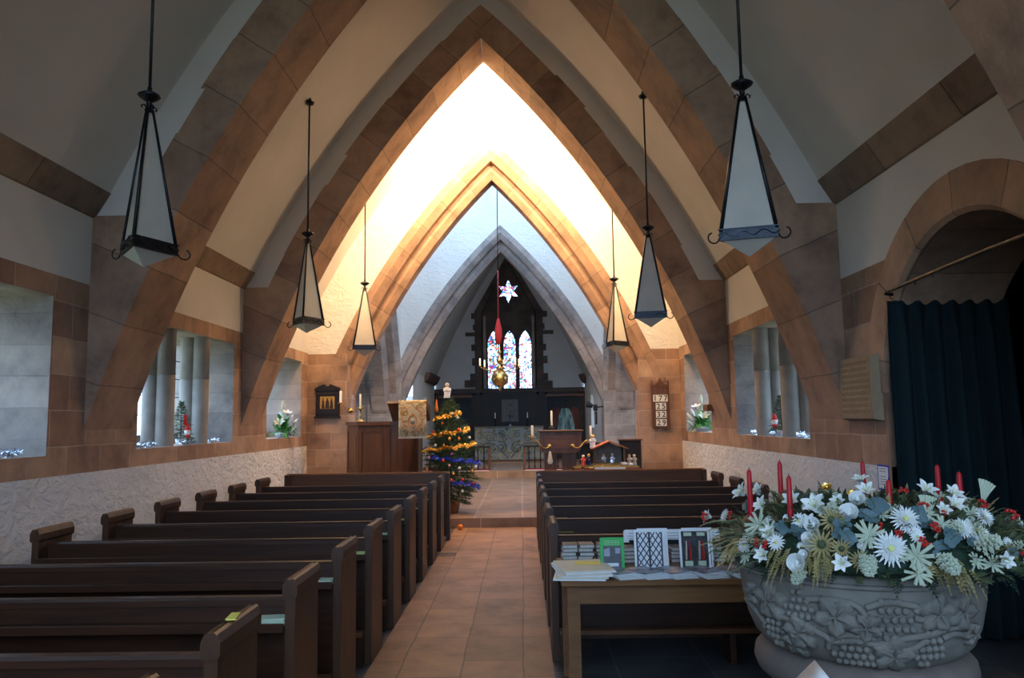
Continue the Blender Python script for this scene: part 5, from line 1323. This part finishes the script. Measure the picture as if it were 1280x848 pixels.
# ---- Christmas tree
TX, TY = -1.20, 12.9
def trad(z):
    P_ = [(.30, .34), (.45, .46), (.75, .53), (1.1, .47), (1.4, .37), (1.7, .24), (1.95, .10), (2.05, .04)]
    for (a, r_), (b, s_) in zip(P_, P_[1:]):
        if a <= z <= b: return r_+(s_-r_)*(z-a)/(b-a)
    return .05
t = thing('christmas_tree', 'tall decorated Christmas tree beside the pulpit', 'christmas tree', (TX, TY, .15))
mb = MB(); mb.tube([(TX, TY, .3), (TX, TY, 2.04)], [.035, .01], 8); mb.build('trunk', M['oak'], t)
mb = MB(); mb.lathe([(.001, .15), (.13, .15), (.17, .36), (.175, .38), (.15, .38), (.14, .34), (.001, .34)], (TX, TY, 0), 20); mb.build('pot', M['pot'], t)
def fir(cx, cy, rad, z0, z1, n_, nl, nd, gl=1.0, rr=R):
    mb = MB()
    for k in range(n_):
        z = z0+(z1-z0)*(k+.5)/n_; a = k*2.39996+rr.uniform(-.3, .3); L = rad(z)*rr.uniform(.82, 1.06)
        up_ = -.25+.7*((z-z0)/(z1-z0))
        p0 = Vector((cx, cy, z)); d = Vector((math.cos(a), math.sin(a), up_)).normalized(); side = Vector((-math.sin(a), math.cos(a), 0))
        tip = p0+d*L; mb.tube([tuple(p0), tuple(tip)], [.006*gl, .002*gl], 3, False)
        segs = [(p0, tip)]
        for f in (.35, .55, .75):
            for s_ in (-1, 1): q0 = p0.lerp(tip, f); segs.append((q0, q0+(d*.6+side*s_*.8).normalized()*L*(1.02-f)*.7))
        for q0, q1 in segs:
            m_ = max(3, int(nl*(q1-q0).length/.3)); dd = (q1-q0).normalized()
            for i in range(m_):
                p = q0.lerp(q1, .15+.85*(i+1)/m_)
                v = Vector((rr.uniform(-1, 1), rr.uniform(-1, 1), rr.uniform(-1, 1))); v = (v-dd*v.dot(dd)*.6+dd*.6).normalized(); wv = v.cross(dd); wv = wv.normalized()*nd*.09
                mb.add([tuple(p-wv), tuple(p+wv), tuple(p+v*nd)], [(0, 1, 2)])
    return mb
fo = fir(TX, TY, trad, .36, 2.04, 190, 34, .05).build('foliage', M['needle'], t)
def tinsel(pts, r_, n_, mb=None):
    mb = mb or MB()
    for _ in range(n_):
        i = R.randrange(len(pts)-1); p = Vector(pts[i]).lerp(Vector(pts[i+1]), R.random()); v = Vector((R.gauss(0, 1), R.gauss(0, 1), R.gauss(0, 1))).normalized(); wv = v.orthogonal().normalized()*r_*.13
        mb.add([tuple(p-wv), tuple(p+wv), tuple(p+v*r_*R.uniform(.6, 1.1))], [(0, 1, 2)])
    return mb
def ring(z0, z1, a0, a1, n_=40, sag=.03, off=1.0):
    return [(TX+trad(z)*off*math.cos(a), TY+trad(z)*off*math.sin(a), z) for z, a in [(z0+(z1-z0)*k/n_-sag*math.sin(k*.8), a0+(a1-a0)*k/n_) for k in range(n_+1)]]
for z0, z1, a0, a1, mt_, nm, lb, n_ in ((1.80, 1.66, -.3, -3.2, 'gold', 'gold', 'upper gold tinsel garland swooping round the tree top', 900), (1.54, 1.38, 0.2, -3.3, 'gold', 'gold', 'middle gold tinsel garland across the tree', 1300), (1.30, 1.15, .3, -3.3, 'gold', 'gold', 'lower gold tinsel garland across the tree', 1300), (.95, 1.08, .1, -2.2, 'blue', 'blue', 'blue tinsel garland low on the tree', 900), (.55, .70, 0.1, -1.6, 'blue', 'blue', 'lowest blue tinsel garland near the tree base', 700)):
    o = tinsel(ring(z0, z1, a0, a1, sag=.018, off=.98), .052, int(n_*.8)).build('tinsel_garland', M[mt_]); recentre(o, (TX, TY, min(z0, z1))); tag(o, lb, 'tinsel', 'tinsel garlands on the tree'); o['kind'] = 'thing'
BB = [(-1.448, 1.476, 'redb'), (-1.169, 1.364, 'goldb'), (-1.019, 1.362, 'orangeb'), (-1.125, 1.122, 'purple'), (-1.509, 1.069, 'pinkb'), (-1.261, 1.022, 'redb'), (-1.535, .88, 'orangeb'), (-.761, .904, 'whiteb'), (-.813, .843, 'goldb'), (-1.032, 1.508, 'redb'), (-.863, 1.379, 'whiteb'), (-1.26, 1.264, 'goldb'), (-1.401, 1.266, 'whiteb'), (-1.14, 1.774, 'whiteb'), (-1.164, .944, 'pinkb'), (-1.102, .817, 'goldb'), (-.955, .72, 'redb'), (-.969, .537, 'whiteb'), (-.802, .648, 'redb'), (-1.135, .716, 'redb'), (-1.296, 1.61, 'redb'), (-.899, 1.22, 'goldb'), (-1.05, 1.696, 'silver'), (-1.005, .904, 'whiteb')]
CN = {'redb': 'red', 'goldb': 'gold', 'orangeb': 'orange', 'purple': 'purple', 'pinkb': 'pink', 'whiteb': 'white', 'silver': 'silver'}
seen = {}
for x, z, cm in BB:
    lev = 'near the top' if z > 1.55 else 'high up' if z > 1.3 else 'at middle height' if z > .97 else 'low down' if z > .68 else 'near the bottom'
    sd = 'left side' if x < -1.38 else 'centre' if x < -1.08 else 'right side'
    lb = '%s bauble on the Christmas tree, %s, %s' % (CN[cm], lev, sd)
    if lb in seen: lb = lb.replace(' bauble', ' second bauble')+' beside the other'
    seen[lb] = 1; r_ = trad(z); dx = max(-r_*.97, min(r_*.97, x-TX)); y = TY-math.sqrt(max(0, r_*r_-dx*dx))-.012
    b = thing('bauble', lb, 'bauble', (TX+dx, y, z), 'baubles on the Christmas tree'); rr_ = R.uniform(.02, .028)
    mb = MB(); mb.sphere((TX+dx, y, z), rr_, 14); mb.build('ball', M[cm], b)
    mb = MB(); mb.lathe([(.006, rr_*.95), (.006, rr_*1.25), (.001, rr_*1.3)], (TX+dx, y, z), 8); mb.tube([(TX+dx, y, z+rr_*1.2), (TX+dx, y+.01, z+rr_*2)], .0015, 4); mb.build('cap', M['brass'], b)
figure('white angel tree topper at the tip of the Christmas tree', TX-.04, TY-.02, 2.03, .25, 'white', 'skin', 'cream', True)['group'] = 'figure ornaments on the tree'
mb = MB(); mb.lathe([(.001, 0), (.022, .01), (.03, .06), (.016, .12), (.006, .2), (.001, .21)], (-1.40, TY-.19, 1.80), 12); o = mb.build('ornament', M['orangeb']); recentre(o, (-1.40, TY-.19, 1.80)); tag(o, 'long pointed orange ornament near the tree top, left side', 'ornament')

# ---- window sill dressings
def tinsel_heap(label, x, y, z, w_, n_=420, mat='silver'):
    mb = MB(); pts = [(x, y-w_/2+w_*k/8, z+.03+.012*math.sin(k*2)) for k in range(9)]
    tinsel(pts, .048, n_, mb); o = mb.build('tinsel', M[mat]); recentre(o, (x, y, z)); tag(o, label, 'tinsel', 'silver tinsel on the window sills')
tinsel_heap('silver tinsel on the nearest left window sill, beside the candle', WL-.14, 5.9, ZS, .34)
tinsel_heap('silver tinsel on the left columned sill, in front of the near column', WL-.08, 7.98, ZS, .42)
tinsel_heap('silver tinsel on the left columned sill, between the two columns', WL-.10, 9.05, ZS, .34)
tinsel_heap('silver tinsel on the left columned sill, past the far column', WL-.10, 9.80, ZS, .22)
tinsel_heap('silver tinsel on the right columned sill, past the far column', WR+.10, 9.78, ZS, .2, 260)
tinsel_heap('silver tinsel on the right columned sill, between the columns', WR+.10, 9.02, ZS, .2, 260)
tinsel_heap('silver tinsel on the right columned sill, nearest the camera', WR+.10, 8.15, ZS, .26, 260)
def sill_tree(label, x, y, h, side):
    t = thing('small_christmas_tree', label, 'christmas tree', (x, y, ZS), 'small trees on the window sills')
    rad = lambda z: max(.02, (ZS+h-z)*.42+.015)
    fir(x, y, rad, ZS+.08, ZS+h, 60, 26, .032, .6).build('foliage', M['needle'], t)
    mb = MB(); mb.tube([(x, y, ZS), (x, y, ZS+h)], [.010, .004], 6); mb.build('trunk', M['oak'], t)
    mb = MB(); mb.lathe([(.001, ZS), (.05, ZS), (.06, ZS+.07), (.001, ZS+.07)], (x, y, 0), 14); mb.build('pot', M['white'], t)
    for dy, dz, k in ((.02, .15, 0), (-.05, .29, 1)) if side < 0 else ((.0, .17, 0),):
        bx, by = x-side*.10, y+dy-.07; s2 = thing('santa_ornament' if k == 0 else 'felt_stocking', ('red and white Santa ornament' if k == 0 else 'red felt ornament')+' hanging on the small tree in the %s window' % ('left' if side < 0 else 'right'), 'ornament', (bx, by, ZS+dz))
        mb = MB(); mb.sphere((bx, by, ZS+dz), .036, 12, 1.25) if k == 0 else mb.prism([(-.02, .06), (.02, .06), (.022, -.02), (.05, -.04), (.04, -.07), (-.01, -.065), (-.022, -.03)], lambda a, b, d: (bx+a*.3, by+a, ZS+dz+b), 0, .02); mb.build('beard' if k == 0 else 'stocking', M['whiteb' if k == 0 else 'red'], s2)
        if k == 0:
            mb = MB(); mb.lathe([(.036, .018), (.034, .03), (.02, .07), (.004, .095)], (bx, by, ZS+dz), 12); mb.build('hat', M['red'], s2)
            mb = MB(); mb.sphere((bx+side*-.012, by-.026, ZS+dz+.008), .016, 8); mb.build('face', M['skin'], s2)
            mb = MB(); mb.lathe([(.001, -.075), (.028, -.06), (.03, -.035), (.02, -.025)], (bx, by, ZS+dz), 12); mb.build('body', M['red'], s2)
sill_tree('small fir tree with red ornaments between the left window columns', WL-.20, 9.10, .50, -1)
sill_tree('small fir tree with a Santa between the right window columns', WR+.17, 8.98, .46, 1)
t = thing('candlestick', 'white candle in a red holder on the nearest left window sill', 'candlestick', (WL-.10, 5.70, ZS))
mb = MB(); mb.lathe([(.001, 0), (.05, 0), (.05, .01), (.02, .03), (.03, .06), (.035, .09), (.02, .09), (.001, .085)], (WL-.10, 5.70, ZS), 16); mb.build('holder', M['redb'], t)
candle_part(WL-.10, 5.70, ZS+.085, .24, .022, t)
def lilies(label, x, y, s_):
    t = thing('lily_arrangement', label, 'flowers', (x, y, ZS), 'lily arrangements on the far sills')
    mb = MB(); mb.lathe([(.001, 0), (.09, 0), (.12, .06), (.13, .08), (.11, .08), (.001, .06)], (x, y, ZS), 18); mb.build('bowl', M['white'], t)
    lf = MB()
    for k in range(120):
        a = R.uniform(0, 2*PI); e = R.uniform(-.15, 1.2); d = Vector((math.cos(a)*math.cos(e), math.sin(a)*math.cos(e), math.sin(e))); L = R.uniform(.10, .26)*(1 if e < .9 else 1.2)
        p0 = Vector((x, y, ZS+.06))+d*R.uniform(.02, .16); sd = d.cross(Vector((0, 0, 1))).normalized()*.022 if abs(d.z) < .98 else Vector((.02, 0, 0))
        mid = p0+d*L*.5+Vector((0, 0, .02)); lf.grid([[tuple(p0-sd*.2), tuple(p0+sd*.2)], [tuple(mid-sd), tuple(mid+sd)], [tuple(p0+d*L-Vector((0, 0, L*.25))), tuple(p0+d*L-Vector((0, 0, L*.25))+sd*.05)]])
    lf.build('leaves', M['leaf'], t)['kind'] = 'stuff'
    for k, (dx, dy, dz, tl) in enumerate(((.0, .0, .50, .1), (-.10, -.12, .34, .9), (-.16, .10, .22, 1.1), (-.02, -.2, .20, 1.2), (-.14, -.02, .28, .6), (.05, .16, .33, .7), (-.2, -.10, .12, 1.5))):
        p = Vector((x-s_*dx*-1 if s_ < 0 else x+dx, y+dy, ZS+dz)); p.x = x+dx*s_
        base = Vector((x, y, ZS+.06)); d = (p-base).normalized(); d = (d+Vector((0, 0, .4))).normalized()
        f = MB(); q = d.to_track_quat('Z', 'Y').to_matrix()
        tmp = MB()
        if k % 2 == 0: tmp.lathe([(.008, -.06), (.02, -.02), (.026, .03), (.016, .08), (.001, .11)], (0, 0, 0), 10)
        else:
            for j in range(6): petal_mesh(tmp, .13, .032, -.8, .004, 1.2, j*PI/3, .5, 5)
        f.add([tuple(q @ Vector(v)+p) for v in tmp.v], tmp.f, None, True); fl = f.build('lily_bud' if k % 2 == 0 else 'lily_bloom', M['petal' if k % 3 else 'petalg'], t)
        g = MB(); g.tube([tuple(base), tuple(base.lerp(p, .5)+Vector((0, 0, .02))), tuple(p-d*.05)], .005, 5); g.build('stem', M['leaf'], fl)
lilies('white lilies and green leaves on the far left window sill', WL-.13, 12.75, -1)
lilies('white lilies and green leaves on the far right window sill', WR+.13, 12.75, 1)

# ---- sanctuary
AZ = .345
t = thing('altar', 'altar with embroidered linen frontal under the east window', 'altar', (XE, 25.2, AZ))
mb = MB(); mb.cham(-1.50, .66, 24.95, 25.55, AZ, 1.42, .01); mb.build('body', M['oak'], t)
mb = MB(); mb.cham(-1.54, .70, 24.90, 25.6, 1.42, 1.455, .008); mb.build('linen_cover', M['white'] if False else M['fontstone'], t)
mb = MB(); mb.grid([[(-1.52+2.2*i/40, 24.935-.006*math.sin(i*1.1), z) for i in range(41)] for z in (AZ+.05, .8, 1.2, 1.418)]); fr_ = mb.build('frontal', M['frontal'], t)
mb = MB()
for s_ in (-1, 1):
    for cx, cz, r_ in ((.25, .78, .2), (.62, .72, .17), (.95, .8, .15), (.62, 1.12, .17), (.25, 1.2, .13), (.95, 1.15, .12)):
        mb.tube([(XE-.02+s_*(cx+r_*(1-k/26)*math.cos(k*.5+1)), 24.925, cz+r_*(1-k/26)*math.sin(k*.5+1)) for k in range(22)], .010, 5)
    mb.tube([(XE-.02+s_*(.05+1.05*f), 24.925, .45+.35*math.sin(f*PI)+.25*f) for f in [k/20 for k in range(21)]], .012, 5)
mb.build('embroidered_scrolls', M['greenery'], fr_)
mb = MB()
for s_ in (-1, 1):
    for k in range(22): mb.sphere((XE-.02+s_*R.uniform(.05, 1.03), 24.925, R.uniform(.5, 1.3)), R.uniform(.012, .026), 7, .9)
mb.tube([(XE-.02+.16*math.cos(k*PI/10), 24.925, .86+.24*math.sin(k*PI/10)) for k in range(21)], .012, 5)
mb.build('embroidered_blossoms', M['dried'], fr_)
for x, sd in ((-.87, 'left'), (.18, 'right')): stick('candlestick', 'thin altar candlestick, %s end of the altar' % sd, x, 25.25, 1.455, .24, .19, .016, 'iron')
t = thing('altar_cross', 'small dark cross foot standing at the middle of the altar', 'cross', (-.38, 25.25, 1.455))
mb = MB(); mb.lathe([(.001, 0), (.09, 0), (.08, .02), (.03, .05), (.014, .08), (.001, .1)], (-.38, 25.25, 1.455), 16); mb.build('base', M['silver'], t)
mb = MB(); mb.cham(-.39, -.37, 25.24, 25.26, 1.53, 1.95, .003); mb.cham(-.48, -.28, 25.24, 25.26, 1.78, 1.80, .003); mb.build('cross', M['iron'], t)
t = thing('reredos_panel', 'grey carved panel on the dark dado behind the altar', 'panel', (-.40, 25.9, 1.6))
mb = MB(); mb.cham(-.67, -.12, 25.88, 25.93, 1.60, 2.34, .01); mb.build('panel', M['bookgrey'], t)
mb = MB()
for a, b, c_, d in ((-.67, -.63, 1.6, 2.34), (-.16, -.12, 1.6, 2.34), (-.63, -.16, 1.6, 1.64), (-.63, -.16, 2.3, 2.34)): mb.box(a, b, 25.87, 25.885, c_, d)
mb.tube([(-.395+.14*math.cos(k*PI/10), 25.875, 1.95+.2*math.sin(k*PI/10)) for k in range(21)], .012, 5)
mb.build('carved_border', M['bookgrey'], t)
for x0, x1, sd in ((-2.72, -1.70, 'left'), (.86, 2.02, 'right')):
    t = thing('wall_hanging', '%s of the altar, dark woven wall hanging%s' % (sd.capitalize(), ' with pale blue drapery' if sd == 'right' else ' behind the Christmas tree'), 'wall hanging', ((x0+x1)/2, 25.88, .8), 'wall hangings by the altar')
    mb = MB(); rows = [[(x0+(x1-x0)*i/24, 25.885+.006*math.sin(i*.9), z) for i in range(25)] for z in (.75, 1.5, 2.42)]; mb.grid(rows); mb.build('cloth', M['tapestry'], t).modifiers.new('thickness', 'SOLIDIFY').thickness = .008
    mb = MB(); mb.cham(x0-.05, x1+.05, 25.85, 25.9, 2.42, 2.5, .006); mb.build('hanging_rail', M['oak'], t)
    if sd == 'right':
        cx = (x0+x1)/2+.0
        mb = MB(); mb.prism([(-.36, .85), (.36, .85), (.30, 1.5), (.22, 1.85), (.12, 2.02), (-.12, 2.02), (-.2, 1.8), (-.26, 1.4)], lambda a, b, d: (cx+a, 25.872-d, b), 0, .003); mb.build('pale_drapery', M['bluedrape'], t)
        mb = MB()
        for s_ in (-1, 1): mb.prism([(s_*.24, 1.5), (s_*.46, 1.3), (s_*.46, 1.95), (s_*.3, 2.1), (s_*.16, 1.95)], lambda a, b, d: (cx+a, 25.874-d, b), 0, .002)
        mb.build('red_field', M['wing'], t)
for x0, x1, sd in ((-2.5, -.86, 'left'), (.02, 1.7, 'right')):
    t = thing('communion_rail', 'dark oak communion rail with turned balusters, %s of the gap' % sd, 'rail', ((x0+x1)/2, 20.75, .33), 'communion rails')
    mb = MB(); mb.cham(x0, x1, 20.70, 20.80, .93, .97, .01); mb.build('top_rail', M['blackwood'], t)
    mb = MB(); mb.cham(x0, x1, 20.71, 20.79, .33, .37, .008); mb.build('bottom_rail', M['blackwood'], t)
    for x in (x0, x1-.06): mb = MB(); mb.cham(x, x+.06, 20.715, 20.785, .33, .95, .006); mb.build('post', M['oak'], t)
    n_ = int((x1-x0)/.15)
    for k in range(1, n_):
        x = x0+(x1-x0)*k/n_; mb = MB(); mb.lathe([(.016, .37), (.022, .42), (.012, .47), (.016, .55), (.021, .62), (.013, .72), (.02, .80), (.012, .86), (.018, .93)], (x, 20.75, 0), 10); mb.build('baluster', M['blackwood'], t)
    t = thing('kneeler', 'long dark red kneeler in front of the communion rail, %s side' % sd, 'kneeler', ((x0+x1)/2, 20.6, .33), 'red kneelers')
    mb = MB(); mb.cham(x0+.02, x1-.02, 20.52, 20.69, .33, .37, .012); mb.build('cushion', M['redcloth'], t)
    mb = MB(); mb.box(x0+.03, x1-.03, 20.515, 20.695, .331, .345); mb.build('piping', M['white'], t)
# chancel arch spotlight and framed picture
t = thing('spotlight', 'black bracket spotlight on the right side of the chancel arch', 'spotlight', (1.97, 20.2, 1.9))
mb = MB(); mb.cham(1.86, 1.96, 20.06, 20.2, 1.86, 2.02, .02); mb.lathe([(.05, 0), (.085, .16), (.08, .16), (.001, .03)], (1.84, 20.08, 1.98), 14, axis=Matrix.Rotation(-1.2, 3, 'Y')); mb.build('lamp_head', M['black'], t)
mb = MB(); mb.tube([(1.95, 20.1, 1.95), (2.08, 20.1, 1.97), (2.14, 20.1, 1.95)], .02, 6); mb.build('bracket', M['black'], t)
t = thing('framed_picture', 'small dark framed picture on the bright chancel right wall', 'picture', (2.1, 22.0, 1.5))
mb = MB(); mb.cham(2.09, 2.118, 21.85, 22.2, 1.5, 1.86, .004); mb.build('frame', M['black'], t)
mb = MB(); mb.box(2.085, 2.09, 21.9, 22.15, 1.56, 1.80); mb.build('print', M['bookgrey'], t)
# hanging candelabrum in the crossing
HXc, HYc = -.5, 18.0
t = thing('chandelier', 'brass candle chandelier on a long rope before the east window', 'chandelier', (HXc, HYc, 2.4))
mb = MB(); mb.tube([(HXc-.012, HYc, 5.2), (HXc, HYc, TZ+2.88)], .011, 6); mb.build('chain', M['iron'], t)
mb = MB(); mb.tube([(HXc-.02, HYc, 4.0), (HXc-.012, HYc, 5.2)], .014, 6); mb.build('rope', M['rope'], t)
mb = MB(); mb.lathe([(.01, 3.42), (.07, 3.45), (.09, 3.6), (.085, 3.78), (.05, 3.92), (.03, 4.02), (.012, 4.05)], (HXc-.02, HYc, 0), 16); mb.build('tassel', M['redcloth'], t)
mb = MB(); mb.lathe([(.012, 3.45), (.02, 3.3), (.05, 3.25), (.02, 3.2), (.025, 3.12), (.07, 3.07), (.075, 3.02), (.03, 2.97), (.03, 2.92), (.085, 2.88), (.04, 2.82), (.04, 2.8)], (HXc, HYc, 0), 18); mb.sphere((HXc, HYc, 2.62), .20, 22)
mb.lathe([(.04, 2.43), (.05, 2.41), (.02, 2.38), (.03, 2.36), (.001, 2.33)], (HXc, HYc, 0), 14); mb.build('stem_and_ball', M['brass'], t)
for tier, n_, rad, z in ((0, 6, .48, 2.86), (1, 4, .33, 3.02)):
    for k in range(n_):
        a = 2*PI*k/n_+.35+tier*.5; c_, s_ = math.cos(a), math.sin(a)
        mb = MB(); mb.tube([(HXc+c_*rad*f, HYc+s_*rad*f, z+.02-.14*math.sin(f*PI*.9)*(1.15-f)+(.03 if f > .9 else 0)) for f in [j/10 for j in range(11)]], .010, 6)
        mb.lathe([(.01, -.01), (.04, .0), (.045, .01), (.016, .012), (.018, .04)], (HXc+c_*rad, HYc+s_*rad, z+.04), 12); ar = mb.build('arm', M['brass'], t)
        candle_part(HXc+c_*rad, HYc+s_*rad, z+.06, .17, .02, ar)
#NEXT
